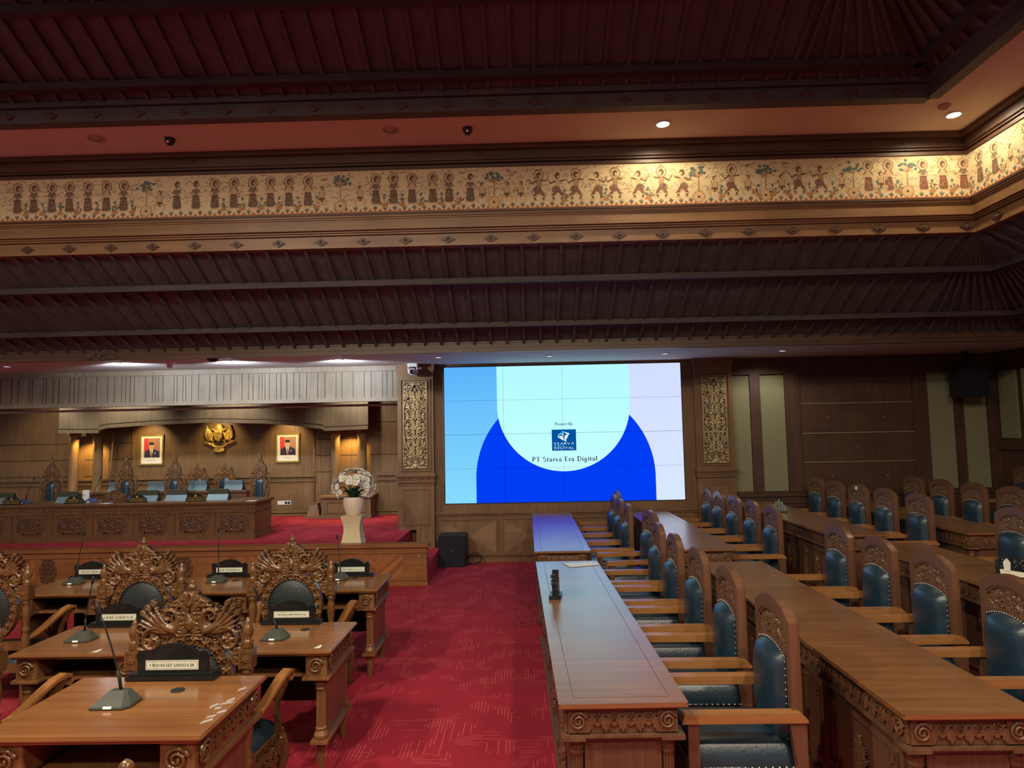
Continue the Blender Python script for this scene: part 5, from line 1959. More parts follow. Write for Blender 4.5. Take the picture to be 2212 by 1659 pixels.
# pale flakes and a scrap on the desk tops
fl = MB()
rf = random.Random(5)
for px, py in ((522, 1489), (497, 1513), (462, 1525), (470, 1530), (446, 1558), (490, 1519), (455, 1548), (478, 1538)):
    p = on_desk(px, py, ZD + .19)
    L = rf.uniform(.015, .035)
    a = rf.uniform(.4, 1.2)
    m = MB().prism([(-L, -.006), (L * .6, -.01), (L, .008), (-L * .3, .012)], 0, .0008, 'z', M=Matrix.Translation((p.x, p.y, ZD + .1902)) @ Matrix.Rotation(a, 4, 'Z'))
    tag(m.build('paper_flake', plain('pale_flake', (.42, .37, .35), .5)), 'pale flake of paper lying on the nearest desk top', 'scrap', 'pale flakes on the nearest desk')
for px, py, zz, lb in ((209, 1406, ZD, 'pale paper scrap near the front edge of the second-row desk on the left'), (687, 1397, ZD, 'pale paper scrap near the front edge of the second-row desk beside the aisle')):
    p = on_desk(px, py, zz)
    m = MB().prism([(-.02, -.03), (.02, -.03), (.022, .01), (.008, .04)], 0, .0008, 'z', M=Matrix.Translation((p.x, p.y, zz + .0004)))
    tag(m.build('paper_scrap', IVORY), lb, 'scrap')
# ================================================================== STAGE FURNITURE
DY, DZ = 10.44, 1.145
DX1 = -4.22
dais = thing('dais_desk', 'long carved dais desk with seven oval carved panels on the stage', 'desk', (0, 0, 0))
DX0 = DX1 - .64 * 8 - .05
m = MB().box(DX0, DX1 + .03, DY - .04, DY + .72, DZ - .03, DZ).box(DX0, DX1 + .015, DY - .02, DY + .70, DZ - .05, DZ - .03)
m.build('desk_top', WD['dais'], dais, .004)
m = MB().box(DX0, DX1 - .01, DY + .015, DY + .68, .56, DZ - .05)
m.box(DX0, DX1 + .005, DY - .012, DY + .69, DZ - .165, DZ - .15)
m.box(DX0, DX1 + .012, DY - .02, DY + .70, .56, .62).box(DX0, DX1 + .004, DY - .012, DY + .69, .62, .635)
m.build('carcass', WD['dais'], dais)
s = []
for i in range(8):
    cx = .04 + i * .08
    s += [spiral(cx, .0, .028, 1.2, i, 1 if i % 2 else -1, .008, .012)] + leaf(cx + .03, -.015, 1.0, .045, .014, .012) + leaf(cx + .03, .015, -1.0, .045, .014, .012)
band = MB()
relief(band, s, 0, .64, -.036, .036, .006)
b0 = band.build('carved_band', WD['dais'], dais)
ov = MB()


def octo(X, Z):
    return (np.abs(X) < .205) & (np.abs(Z) < .125) & (np.abs(X) + np.abs(Z) < .275)


st = mirror(foliage(lambda x, z: x < .195 and abs(z) < .115 and x + abs(z) < .262, 0, .2, -.12, .12, 44, .042, .022, 31, .45)) + flower(0, 0, .04, .026)
relief(ov, st, -.21, .21, -.13, .13, .006, base=.004, mask=octo)
oc = [(-.21, -.07), (-.15, -.13), (.15, -.13), (.21, -.07), (.21, .07), (.15, .13), (-.15, .13), (-.21, .07)]
fpn = MB()
fpn.ring([(a * 1.06, b * 1.08) for a, b in oc], oc, -.016, 0, 'y')
for sx in (-1, 1):
    for sz in (-1, 1):
        fpn.prism([(sx * .235 - .03, sz * .155), (sx * .235, sz * .155 - .03), (sx * .235 + .03, sz * .155), (sx * .235, sz * .155 + .03)], -.014, 0, 'y')
for x in (-.32, .29):
    fpn.box(x, x + .03, -.016, 0, -.24, .19)
fpn.box(-.29, .29, -.004, 0, -.24, .19)
f0 = fpn.build('front_panel', WD['dais'], dais)
v0 = ov.build('carved_oval', WD['daiscarve'], f0)
for k in range(8):
    f = f0 if k == 0 else f0.copy()
    b = b0 if k == 0 else b0.copy()
    if k:
        COL.objects.link(f)
        COL.objects.link(b)
        v = v0.copy()
        COL.objects.link(v)
        v.parent = f
    f.location = (DX1 - .33 - .64 * k, DY + .012, .80)
    b.location = (DX1 - .64 * (k + 1), DY + .012, DZ - .10)
MB().box(DX1 - .012, DX1 - .004, DY + .05, DY + .64, .66, DZ - .18).build('end_panel', WD['dais'], dais)

SYD, SZD = 12.1, 1.19
sx1 = at(533, 1060, y=SYD).x
sd = thing('second_desk', 'second carved desk behind the front dais desk, under the gold emblem', 'desk', (0, 0, 0))
MB().box(-8.3, sx1, SYD, SYD + .55, SZD - .04, SZD).build('desk_top', WD['dais'], sd, .004)
MB().box(-8.27, sx1 - .03, SYD + .03, SYD + .52, .56, SZD - .04).box(-8.28, sx1 - .02, SYD + .015, SYD + .53, SZD - .19, SZD - .175).build('carcass', WD['dais'], sd)
b2 = None
for k in range(5):
    if b2 is None:
        b2 = b0.copy()
        COL.objects.link(b2)
    else:
        b2 = b2.copy()
        COL.objects.link(b2)
    b2.parent = sd
    b2.location = (sx1 - .04 - .64 * (k + 1), SYD + .03, SZD - .11)


def tall_chair():
    """faces -y, towards the hall"""
    t = thing('high_backed_chair', 'x', 'chair', (0, 0, 0), 0, 'tall carved chairs behind the dais')
    G = WD['dais']
    W = .175
    pr = [(.018, 0), (.02, .25), (.024, .45), (.018, .47), (.024, .49), (.017, .51), (.017, .64), (.022, .66), (.017, .68), (.02, .80), (.024, .82), (.016, .84), (.024, .86), (.017, .88), (.022, .90), (.014, .92), (.020, .945), (.018, .965), (.008, .99), (.001, 1.025)]
    for s in (-1, 1):
        MB().lathe(pr, s * W, 0, 10).build('back_post', G, t)
    prof = lambda z: np.interp(z, [.25, .80, .84, .90, 1.0, 1.06, 1.12, 1.20, 1.33], [.15, .15, .12, .115, .12, .10, .06, .025, .0])
    st = []
    ins = lambda x, z: x < prof(z) and not (x < .075 and z < .86)
    st += foliage(ins, 0, .15, .26, 1.2, 120, .036, .022, 17, .4)
    st += leaf(0, 1.16, PI / 2, .12, .03, .026) + flower(0, .95, .04, .03) + leaf(0, 1.02, PI / 2, .1, .04, .028)
    for z in (1.0, 1.07):
        st += [spiral(.06, z, .034, 1.3, 2, -1, .010, .024)]
    c = MB()
    relief(c, mirror(st), -.16, .16, .25, 1.32, .0055, back=.02)
    c.ball((0, 0, 1.295), .014).ball((0, 0, 1.32), .009)
    c.build('carved_back', G, t)
    p = MB()
    n = 10
    vs, fs = [], []
    for j in range(2 * n + 1):
        for i in range(n + 1):
            u, v = 2 * i / n - 1, j / (2 * n)
            zt = .80 + .065 * math.sqrt(max(0, 1 - u * u))
            hh = .04 * (1 - abs(u) ** 3) ** .5 * (1 - abs(2 * v - 1) ** 8) ** .5
            vs.append((u * .07, -.022 - hh, .32 + (zt - .32) * v))
    for j in range(2 * n):
        for i in range(n):
            a = j * (n + 1) + i
            fs.append((a, a + 1, a + n + 2, a + n + 1))
    p.add(vs, fs, 0, True)
    p.build('back_pad', LEATHER, t)
    MB().box(-.21, .21, -.40, .02, .24, .30).build('seat_rail', G, t, .006)
    sp = MB().pad(-.20, .20, -.20, .20, .06, n=8, e=4, M=Matrix.Translation((0, -.19, .30)) @ Matrix.Rotation(R(-90), 4, 'X'))
    sp.build('seat_cushion', LEATHER, t)
    ap = MB()
    relief(ap, mirror(foliage(lambda x, z: z > -.1 + .4 * x * x, 0, .2, -.1, 0, 20, .035, .02, 4)), -.21, .21, -.11, .02, .006, back=.01, M=Matrix.Translation((0, -.40, .24)))
    ap.build('front_apron', G, t)
    for s in (-1, 1):
        MB().tube([(s * W, -.01, .52), (s * .2, -.15, .50), (s * .215, -.30, .53), (s * .215, -.36, .50), (s * .21, -.33, .46)], [.018, .018, .020, .018, .01], 8).build('armrest', G, t)
        MB().tube([(s * .213, -.32, .50), (s * .205, -.29, .42), (s * .205, -.32, .30)], .016, 8).build('arm_support', G, t)
        MB().tube([(s * .19, -.38, .24), (s * .205, -.40, .16), (s * .19, -.385, .06), (s * .195, -.40, 0)], [.028, .024, .016, .02], 8).build('front_leg', G, t)
    return t


tc0 = tall_chair()
for k, (px, y, rz, lb) in enumerate(((111, 11.62, 6, 'tall carved chair with narrow blue pad, far left behind the dais'),
                                     (272, 11.62, -3, 'tall carved chair with narrow blue pad, left of the first portrait'),
                                     (377, 11.62, -5, 'tall carved chair with narrow blue pad, between the first portrait and emblem'),
                                     (562, 11.62, -10, 'tall carved chair with narrow blue pad at the right end of the dais'))):
    x = at(px, 1040, y=y).x
    if k == 0:
        tc0.location, tc0.rotation_euler = (x, y, .56), (0, 0, R(rz))
        tc0['label'] = lb
    else:
        dup(tc0, lb, (x, y, .56), R(rz))
for px, lb in ((427, 'low carved chair with oval blue pad below the left half of the gold emblem'), (486, 'low carved chair with oval blue pad below the right half of the gold emblem')):
    c = dup(cc0, lb, (at(px, 1040, y=12.95).x, 12.95, .56), PI, 'low carved chairs at the second desk', (.59, .62, .835))
for c in [o for o in bpy.data.objects if o.get('group') == 'low carved chairs at the second desk']:
    for k in kids(c):
        if k.name.startswith('back_pad'):
            k.data = k.data.copy()
            k.data.materials[0] = LEATHER


# flip-up monitors
def monitor(flip=False):
    t = thing('flip_monitor', 'x', 'monitor', (0, 0, 0), 0, 'flip-up monitors on the stage desks')
    w = .165
    a, b = (SCRG, SCRG) if flip else (SCRG, SCR_SHADED)
    m = MB().prism([(0, 0), (.02, 0), (.07, .085), (.055, .09)], -w, w, 'x', M=None)
    m.build('stand_panel', a, t)
    m = MB().prism([(.055, .088), (.07, .084), (.045, .175), (.03, .172)], -w, w, 'x')
    m.build('screen', b, t)
    m = MB().prism([(.02, 0), (.16, 0), (.13, .05), (.07, .15), (.055, .165), (.068, .09)], -w + .004, w + .012, 'x')
    m.build('housing', MATTE, t)
    return t


mon_d, mon_l = monitor(False), monitor(True)
used = set()
MONS = [(3, 10.72, DZ, 0, 'flip-up monitor at the left edge of the front dais desk'),
        (141, 10.72, DZ, 0, 'flip-up monitor on the dais before the far left tall chair'),
        (315, 10.72, DZ, 0, 'flip-up monitor on the dais right of the second tall chair'),
        (378, 10.72, DZ, 0, 'flip-up monitor on the dais before the third tall chair'),
        (468, 10.72, DZ, 0, 'flip-up monitor on the dais right of the gold-lettered plates'),
        (250, 12.2, SZD, 1, 'pale flip-up monitor on the second desk behind the carved box'),
        (336, 12.2, SZD, 1, 'pale flip-up monitor on the second desk under the left portrait'),
        (424, 12.2, SZD, 1, 'pale flip-up monitor on the second desk before the left low chair'),
        (502, 12.2, SZD, 1, 'pale flip-up monitor on the second desk before the right low chair')]
for px, y, z, fl_, lb in MONS:
    src = mon_l if fl_ else mon_d
    loc = (at(px, 1070, y=y).x, y, z)
    if src.name in used:
        dup(src, lb, loc)
    else:
        used.add(src.name)
        src.location = loc
        src['label'] = lb

# dais plates with gold lettering
for px, tx, lb in ((26, 'WAKIL BUPATI', 'black dais plate with gold lettering WAKIL BUPATI at the far left'), (161, 'BUPATI', 'black dais plate with gold lettering BUPATI'), (297, 'KETUA DPRD', 'black dais plate with gold lettering KETUA DPRD'), (423, 'WAKIL KETUA', 'black dais plate with gold lettering WAKIL KETUA')):
    t = thing('dais_plate', lb, 'nameplate', (at(px, 1076, y=10.56).x, 10.56, DZ), 0, 'gold-lettered dais plates')
    MB().box(-.15, .15, -.03, .03, 0, .012).build('base', BLACK, t)
    MB().prism([(-.14, .012), (-.145, .06), (-.10, .09), (-.05, .118), (.05, .118), (.10, .09), (.145, .06), (.14, .012)], -.012, .012, 'y').build('board', BLACK, t, .003)
    g = MB()
    sz = min(.036, .20 / text_w(tx))
    letters(g, tx, -text_w(tx) * sz / 2, .026, sz, -.0135, 0, .06, True)
    relief(g, flower(0, .088, .022, .004, 6), -.03, .03, .06, .115, .004, M=Matrix.Translation((0, -.012, 0)))
    g.ring([(-.125, .018), (.125, .018), (.13, .04), (.125, .066), (-.125, .066), (-.13, .04)], [(-.12, .022), (.12, .022), (.125, .04), (.12, .062), (-.12, .062), (-.125, .04)], -.0135, -.012, 'y')
    g.build('lettering', GOLD, t)

for px, py, tx, ty, lb in ((52, 1080, 73, 1036, 'dark blue gooseneck microphone on the dais, far left'), (196, 1080, 217, 1033, 'dark blue gooseneck microphone on the dais left of the carved box'), (283, 1080, 308, 1041, 'dark gooseneck microphone on the dais by the second tall chair')):
    my = 10.95 if px == 283 else 10.75
    p = at(px, 1078, y=my)
    q = at(tx, ty, y=my)
    mic(lb, (p.x, my, DZ + .001), (q.x - p.x, .0, q.z - DZ), 'gooseneck microphones on the dais', True, .85)

bx = thing('carved_box', 'carved dark wooden box with a curved crest on the dais desk', 'box', (at(250, 1070, y=10.6).x, 10.6, DZ))
MB().box(-.18, .18, -.06, .10, 0, .05).build('tray', WD['daiscarve'], bx, .004)
pts = [(-.165, .05), (-.165, .13), (-.11, .145), (-.06, .19), (0, .20), (.06, .165), (.12, .13), (.165, .115), (.165, .05)]
MB().prism(pts, -.02, .02, 'y').build('crest_board', WD['daiscarve'], bx)
m = MB()
relief(m, mirror(foliage(lambda x, z: z < .12 and x < .15, 0, .15, .06, .16, 14, .035, .012, 2)), -.16, .16, .055, .17, .006, M=Matrix.Translation((0, -.02, 0)))
m.build('carving', WD['dais'], bx)
wd_ = thing('white_device', 'small upright white device on the dais desk', 'device', (at(186, 1062, y=11.0).x, 11.0, DZ))
MB().box(-.045, .045, -.03, .03, 0, .175).build('case', WHITE, wd_, .008)
MB().ball((-.01, -.031, .1), .008).build('indicator', MATTE, wd_)
for px, lb in ((545, 'sheet of white paper at the right end of the dais desk'), (232, 'sheet of white paper beside the carved box on the dais desk')):
    p = at(px, 1079, y=10.5)
    tag(MB().box(p.x - .07, p.x + .07, 10.42, 10.55, DZ, DZ + .002).build('paper_sheet', WHITE), lb, 'paper')
cbl = MB().tube([(at(500, 1076, y=10.8).x + .02 * i, 10.75 + .03 * math.sin(i * 1.3), DZ + .008 + .03 * abs(math.sin(i * .8))) for i in range(12)], .005, 6)
tag(cbl.build('cable', MATTE), 'loose black cable curled on the dais desk right of the monitors', 'cable')


# portraits
def portrait(cx, cz, w, h, face, label, light):
    t = thing('framed_portrait', label, 'picture', (cx, BY, cz), 0, 'framed portraits')
    for k, (o, d) in enumerate(((0, .03), (.018, .022))):
        a, b = w / 2 - o, h / 2 - o
        i = o + .02
        MB().ring([(-a, -b), (a, -b), (a, b), (-a, b)], [(-w / 2 + i, -h / 2 + i), (w / 2 - i, -h / 2 + i), (w / 2 - i, h / 2 - i), (-w / 2 + i, h / 2 - i)], -d, 0, 'y').build('frame_moulding', GOLD if k else plain('olive_gold', (.32, .25, .08), .4, .6), t, .003)
    pw_, ph_ = w - .076, h - .076
    c = Canvas(pw_, ph_, .004, (.80, .82, .74))
    x0, x1, z0, z1 = pw_ * .12, pw_ * .90, ph_ * .22, ph_ * .93
    c.poly([(x0, z0), (x1, z0), (x1, z1), (x0, z1)], (.38, .20, .13) if not light else (.45, .25, .20))
    c.poly([(x0, z0 + .12), (x0 + .10, z0 + .09), (x0 + .085, z1), (x0, z1)], (.62, .05, .07))
    m = x0 + (x1 - x0) * .47
    c.poly([(x0 + .01, z0), (x0 + .02, z0 + .12), (m - .06, z0 + .165), (m + .06, z0 + .165), (x1 - .015, z0 + .12), (x1 - .005, z0)], (.022, .03, .085))
    c.poly([(m - .035, z0 + .165), (m + .035, z0 + .165), (m + .01, z0 + .02), (m - .01, z0 + .02)], (.85, .85, .83))
    c.poly([(m - .012, z0 + .14), (m + .012, z0 + .14), (m + .014, z0), (m - .012, z0)], (.55, .07, .08))
    c.seg(m + .075, z0 + .11, m + .07, z0 + .07, .006, (.7, .6, .55))
    fz = z0 + .225
    c.ell(m, fz - .05, .028, .03, face)
    c.ell(m, fz, .045, .058, face)
    c.ell(m - .046, fz - .003, .007, .014, face)
    c.ell(m + .046, fz - .003, .007, .014, face)
    for s in (-1, 1):
        c.ell(m + s * .018, fz + .008, .007, .004, (.05, .03, .02))
        c.seg(m + s * .011, fz + .020, m + s * .027, fz + .019, .003, (.1, .06, .04))
    c.seg(m, fz + .004, m + .004, fz - .014, .004, tuple(q * .8 for q in face))
    c.seg(m - .015, fz - .030, m + .015, fz - .030, .004, (.45, .2, .17))
    c.poly([(m - .050, fz + .030), (m + .050, fz + .030), (m + .046, fz + .080), (m - .042, fz + .084)], (.012, .012, .016))
    for k, (wl, zz) in enumerate(((.10, ph_ * .145), (.17, ph_ * .105))):
        c.seg(pw_ / 2 - wl / 2, zz, pw_ / 2 + wl / 2, zz, .004, (.45, .47, .45))
    c.mesh('picture', lambda X, Z: np.stack([X - pw_ / 2, np.full_like(X, -.012), Z - ph_ / 2], 1), t)


a, b = at(303, 939, y=BY), at(354, 1005, y=BY)
portrait((a.x + b.x) / 2, (a.z + b.z) / 2, b.x - a.x, a.z - b.z, (.62, .40, .25), 'framed portrait of a man in a black cap, left of the gold emblem', False)
a, b = at(596, 936, y=BY), at(648, 999, y=BY)
portrait((a.x + b.x) / 2, (a.z + b.z) / 2, b.x - a.x, a.z - b.z, (.66, .48, .36), 'framed portrait of a man in a black cap, right of the gold emblem', True)

# gold bird emblem
gc = at(475, 948, y=BY)
ge = thing('gold_emblem', 'gold carved bird emblem with spread wings high on the stage wall', 'emblem', (gc.x, BY - .034, gc.z))
q = .00101


def E_(a, b):
    return ((a - 500) * q, (455 - b) * q)


ws = []
for k in range(7):
    f = k / 6
    p0, p1, p2 = E_(590 + 6 * k, 330 + 26 * k), E_(690 + 12 * k - 30 * f, 400 + 14 * k), E_(738 + 52 * math.sin(f * 2.2) - 150 * max(0, f - .75), 185 + 46 * k)
    ws.append(curve(p0, p1, p2, .024, .030 - .012 * f, 30, leafy=True))
    ws.append(curve(p0, E_(640 + 6 * k, 380 + 14 * k), E_(690 + 24 * math.sin(f * 2.2), 250 + 34 * k), .022, .036, 24, leafy=True))
wing = MB()
wst = ws + [curve(E_(585, 300), E_(620, 250), E_(640, 265), .022, .034), curve(E_(575, 470), E_(610, 490), E_(655, 560), .016, .028, w1=.012), curve(E_(655, 555), E_(600, 530), E_(590, 560), .014, .026)]
relief(wing, mirror(wst), -.34, .34, -.25, .32, .005, back=.03)
wing.build('wings', GOLD, ge)
body = MB()
bs = [line([E_(500, 260), E_(500, 420)], .09, .05, 20, .085), line([E_(500, 420), E_(500, 500)], .085, .048, 12, .02)]
for r_ in range(6):
    for c_ in range(-2, 3):
        bs += leaf(E_(500 + c_ * 32, 270 + r_ * 30)[0], E_(0, 270 + r_ * 30)[1], -PI / 2, .034, .026, .056)
relief(body, bs, -.11, .11, -.08, .26, .005, back=.03)
body.build('body', GOLD, ge)
sh = MB()
shp = [E_(435, 330), E_(580, 330), E_(578, 430), E_(508, 505), E_(437, 430)]
sh.prism(shp, -.066, -.03, 'y')
ins = MB()
relief(ins, [line(shp + [shp[0]], .008, .012, 120), line([E_(437, 400), E_(578, 400)], .006, .010), line([E_(508, 330), E_(508, 500)], .006, .010)] + flower(*E_(508, 405), .022, .014, 5) + leaf(*E_(470, 345), -1, .035, .014, .01) + leaf(*E_(545, 345), -2, .035, .014, .01) + flower(*E_(472, 440), .014, .01) + flower(*E_(545, 440), .014, .01), -.08, .09, -.06, .14, .005, M=Matrix.Translation((0, -.066, 0)))
o = sh.build('shield', GOLD, ge)
ins.build('shield_device', GOLD, o)
hdm = MB()
hs = [(np.array([E_(500, 320), E_(505, 260), E_(485, 215), E_(455, 205), E_(430, 225)]), np.array([.07, .06, .045, .036, .02]), np.array([.05, .055, .055, .05, .045]))]
hs += [curve(E_(432, 215), E_(418, 225), E_(425, 245), .014, .045, leafy=True)]
for a_, (x, z) in ((.9, (520, 200)), (.5, (540, 215)), (1.3, (490, 190)), (.2, (560, 250)), (-.1, (570, 280))):
    hs += leaf(*E_(x, z), a_, .045, .022, .045)
relief(hdm, hs, -.11, .11, .10, .30, .005, back=.03)
hdm.build('head', GOLD, ge)
rb = MB()
rs = [(np.array([E_(235, 530), E_(330, 560), E_(430, 615), E_(508, 625), E_(590, 610), E_(690, 550), E_(785, 510)]), np.full(7, .030), np.array([.02, .026, .03, .032, .03, .026, .02]))]
rs += [curve(E_(235, 510), E_(300, 520), E_(340, 575), .012, .03), curve(E_(780, 495), E_(720, 505), E_(670, 560), .012, .03)]
relief(rb, rs, -.32, .32, -.24, .0, .005, back=.03)
rb.build('ribbon', GOLD, ge)
tl = MB()
ts = []
for k in range(9):
    u = (k - 4) / 4
    ts += leaf(*E_(508 + u * 70, 620), -PI / 2 + u * .35, .115 - .02 * abs(u), .026, .028)
relief(tl, ts, -.16, .16, -.32, -.1, .005, back=.03)
tl.build('tail', GOLD, ge)

# flag stands (empty poles)
for px, y, py0, py1, lean, lb in ((680, 13.15, 1113, 921, (-.02, 0), 'bare flag pole in a square wooden base, right of the right portrait'), (234, 13.15, 1112, 932, (.06, 0), 'bare flag pole leaning beside the left wall niche, behind the dais')):
    p = at(px, 1100, y=y)
    hgt = at(px, py1, y=y).z - .56
    t = thing('flag_stand', lb, 'stand', (p.x, y, .56), 0, 'bare flag stands')
    b = MB().box(-.155, .155, -.155, .155, 0, .05)
    vs = [(-.12, -.12, .05), (.12, -.12, .05), (.12, .12, .05), (-.12, .12, .05), (-.075, -.075, .27), (.075, -.075, .27), (.075, .075, .27), (-.075, .075, .27)]
    b.add(vs, [(0, 1, 2, 3), (7, 6, 5, 4), (0, 4, 5, 1), (1, 5, 6, 2), (2, 6, 7, 3), (3, 7, 4, 0)]).box(-.09, .09, -.09, .09, .27, .29)
    b.build('base', WD['wall'], t)
    MB().tube([(0, 0, .29), (lean[0], 0, hgt - .06)], .014, 10).build('pole', WD['stagewall'], t)
    MB().lathe([(.016, 0), (.022, .01), (.016, .025), (.02, .04), (.002, .065)], lean[0], 0, 10, M=Matrix.Translation((0, 0, hgt - .065))).build('finial', WD['stagewall'], t)

a, b = at(600, 1082, y=BY), at(629, 1090, y=BY)
t = thing('socket_plate', 'white socket plate low on the stage wall below the right portrait', 'socket', ((a.x + b.x) / 2, BY, (a.z + b.z) / 2))
w2, h2 = (b.x - a.x) / 2, (a.z - b.z) / 2
MB().box(-w2, w2, -.014, 0, -h2, h2).build('plate', WHITE, t, .003)
for x in (w2 * .25, w2 * .7):
    MB().lathe([(.028, 0), (.028, .003), (.022, .003), (.022, .001)], n=16, M=Matrix.Translation((x, -.014, 0)) @ Matrix.Rotation(PI / 2, 4, 'X')).build('socket', MATTE, t)

# flower pedestal, pot, orchids
VB = at(760, 1175, z=.56)
VB.y = 9.93
t = thing('pedestal', 'cream waisted stone pedestal at the edge of the stage', 'pedestal', (VB.x, VB.y, .56))
pr = [(.155, 0), (.150, .01), (.130, .09), (.118, .17), (.116, .23), (.122, .29), (.140, .355), (.155, .40)]
m = MB()
vs, fs = [], []
for r_, z in pr:
    vs += [(-r_, -r_, z), (r_, -r_, z), (r_, r_, z), (-r_, r_, z)]
for i in range(len(pr) - 1):
    fs += [(i * 4 + k, i * 4 + (k + 1) % 4, (i + 1) * 4 + (k + 1) % 4, (i + 1) * 4 + k) for k in range(4)]
fs += [(3, 2, 1, 0), tuple(len(pr) * 4 - 4 + k for k in range(4))]
m.add(vs, fs)
m.build('shaft', CREAM, t)
PZ = .96
pot = thing('flower_pot', 'rounded pale ceramic pot standing on the cream pedestal', 'pot', (VB.x, VB.y, PZ))
MB().lathe([(.085, 0), (.10, .01), (.125, .06), (.145, .12), (.152, .18), (.150, .235), (.143, .27), (.130, .27), (.128, .24)], 0, 0, 28).build('body', POTM, pot)
MB().lathe([(.128, .235), (.128, .245), (.01, .25)], 0, 0, 20).build('soil', plain('potting_soil', (.03, .02, .015), .9), pot)
orc = thing('orchid_arrangement', 'large dome of white orchids with dark leaves in the pale pot', 'flowers', (VB.x, VB.y, PZ + .25))


def blossom():
    m = MB()
    for k in range(5):
        a = 2 * PI * k / 5 + PI / 2
        w, L = (.024, .038) if k in (1, 4) else (.014, .038)
        vs = [(0, 0, 0)]
        for s in (-1, 1):
            for f, g in ((.35, .8), (.7, 1.0), (1.0, .35)):
                vs.append((math.cos(a) * L * f - math.sin(a) * s * w * g, -.004 - .010 * f * f, math.sin(a) * L * f + math.cos(a) * s * w * g))
        vs.append((math.cos(a) * L * .6, -.003, math.sin(a) * L * .6))
        m.add(vs, [(0, 1, 7), (1, 2, 7), (2, 3, 7), (3, 6, 7), (6, 5, 7), (5, 4, 7), (4, 0, 7)], 0, True)
    m.ball((0, -.008, 0), .007, 1, 6)
    return m


ro_ = random.Random(9)
bl0 = blossom().build('blossom', [PETAL, plain('orchid_heart', (.6, .5, .2), .6)], orc)
nb = 0
while nb < 98:
    th, ph_ = ro_.uniform(0, 2 * PI), ro_.uniform(.0, 1.0)
    el = R(-28 + 115 * ph_ ** .8)
    if el > R(88):
        continue
    d = Vector((math.cos(el) * math.cos(th), math.cos(el) * math.sin(th), math.sin(el)))
    if d.y > .45 and ro_.random() < .75:
        continue
    if d.y < -.4 and abs(d.x) < .38 and d.z < .28:
        continue
    rad = Vector((.295, .24, .25))
    p = Vector((d.x * rad.x, d.y * rad.y, .16 + d.z * rad.z)) * ro_.uniform(.9, 1.04)
    b = bl0 if nb == 0 else bl0.copy()
    if nb:
        COL.objects.link(b)
    b.location = p
    b.rotation_euler = d.to_track_quat('-Y', 'Z').to_euler()
    s = ro_.uniform(1.2, 1.6)
    b.scale = (s, s, s)
    nb += 1
for k in range(11):
    a = 2 * PI * k / 11 + .2
    m = MB()
    L = ro_.uniform(.16, .22)
    n = 8
    vs, fs = [], []
    for i in range(n + 1):
        f = i / n
        w = .038 * math.sin(PI * min(1, .12 + .88 * f)) ** .8
        r_, z = .04 + L * f, .06 + .16 * math.sin(f * 2.2) * (.6 + .6 * (k % 3) / 2) - .05 * f
        for s, dz in ((-1, .01), (0, 0), (1, .01)):
            vs.append((r_ * math.cos(a) - math.sin(a) * s * w, r_ * math.sin(a) + math.cos(a) * s * w, z + dz - .06))
    for i in range(n):
        for s in range(2):
            fs.append((i * 3 + s, i * 3 + s + 1, i * 3 + s + 4, i * 3 + s + 3))
    m.add(vs, fs, 0, True)
    m.build('leaf', LEAFM, orc)
for k in range(7):
    a = 2 * PI * k / 7
    MB().tube([(.02 * math.cos(a), .02 * math.sin(a), -.0), (.06 * math.cos(a), .06 * math.sin(a), .16), (.15 * math.cos(a), .13 * math.sin(a), .30), (.24 * math.cos(a), .19 * math.sin(a), .25)], .005, 6).build('stem', LEAFM, orc)

# subwoofer and its cable
t = thing('subwoofer', 'black box loudspeaker standing on the red carpet below the video wall', 'loudspeaker', (-1.225, 10.88, 0))
MB().box(-.215, .215, 0, .40, 0, .50).build('cabinet', MATTE, t, .006)
MB().box(-.205, .205, -.008, .0, .012, .488).build('grille', plain('navy_grille', (.005, .006, .016), .8), t, .004)
MB().lathe([(.008, 0), (.008, .003), (.001, .004)], n=12, M=Matrix.Translation((.005, -.008, .26)) @ Matrix.Rotation(PI / 2, 4, 'X')).build('badge', BRASS, t)
c = MB().tube([(-1.0, 11.12, .10), (-.93, 11.13, .17), (-.84, 11.14, .18), (-.77, 11.14, .12), (-.78, 11.13, .05), (-.86, 11.12, .012), (-1.0, 11.1, .012)], .011, 8)
tag(c.build('cable_loop', MATTE), 'black cable looping out beside the black loudspeaker', 'cable')

# ptz camera
p = at(892, 778, z=3.3)
p.y = PLY - .12
t = thing('conference_camera', 'white swivelling camera fixed under the ceiling at the left pilaster', 'camera', (at(892, 790, y=p.y).x, p.y, 3.3))
MB().box(-.085, .085, -.07, .07, -.055, 0).build('base', WHITE, t, .008)
for s in (-1, 1):
    MB().box(s * .07 - .012, s * .07 + .012, -.035, .035, -.16, -.05).build('yoke', WHITE, t, .008)
hd_ = MB().box(-.056, .056, -.065, .055, -.19, -.085).build('head', WHITE, t, .02)
MB().lathe([(.042, 0), (.042, .02), (.030, .022), (.028, .014)], n=20, M=Matrix.Translation((0, -.065, -.142)) @ Matrix.Rotation(PI / 2, 4, 'X')).build('lens', BLACK, hd_)

# hanging loudspeaker in the right corner
p = at(2092, 824, y=10.95)
t = thing('wall_loudspeaker', 'black loudspeaker hung high in the dark right corner', 'loudspeaker', (p.x, 10.95, p.z), R(12))
MB().prism([(-.26, -.15), (.26, -.15), (.18, .2), (-.18, .2)], -.25, .25, 'z').build('cabinet', MATTE, t, .01)
MB().box(-.24, .24, -.158, -.15, -.235, .235).build('grille', bpy.data.materials['navy_grille'], t)
MB().box(-.03, .03, .0, .34, .25, .29).box(-.03, .03, .0, .06, .25, 3.3 - p.z).build('bracket', MATTE, t)


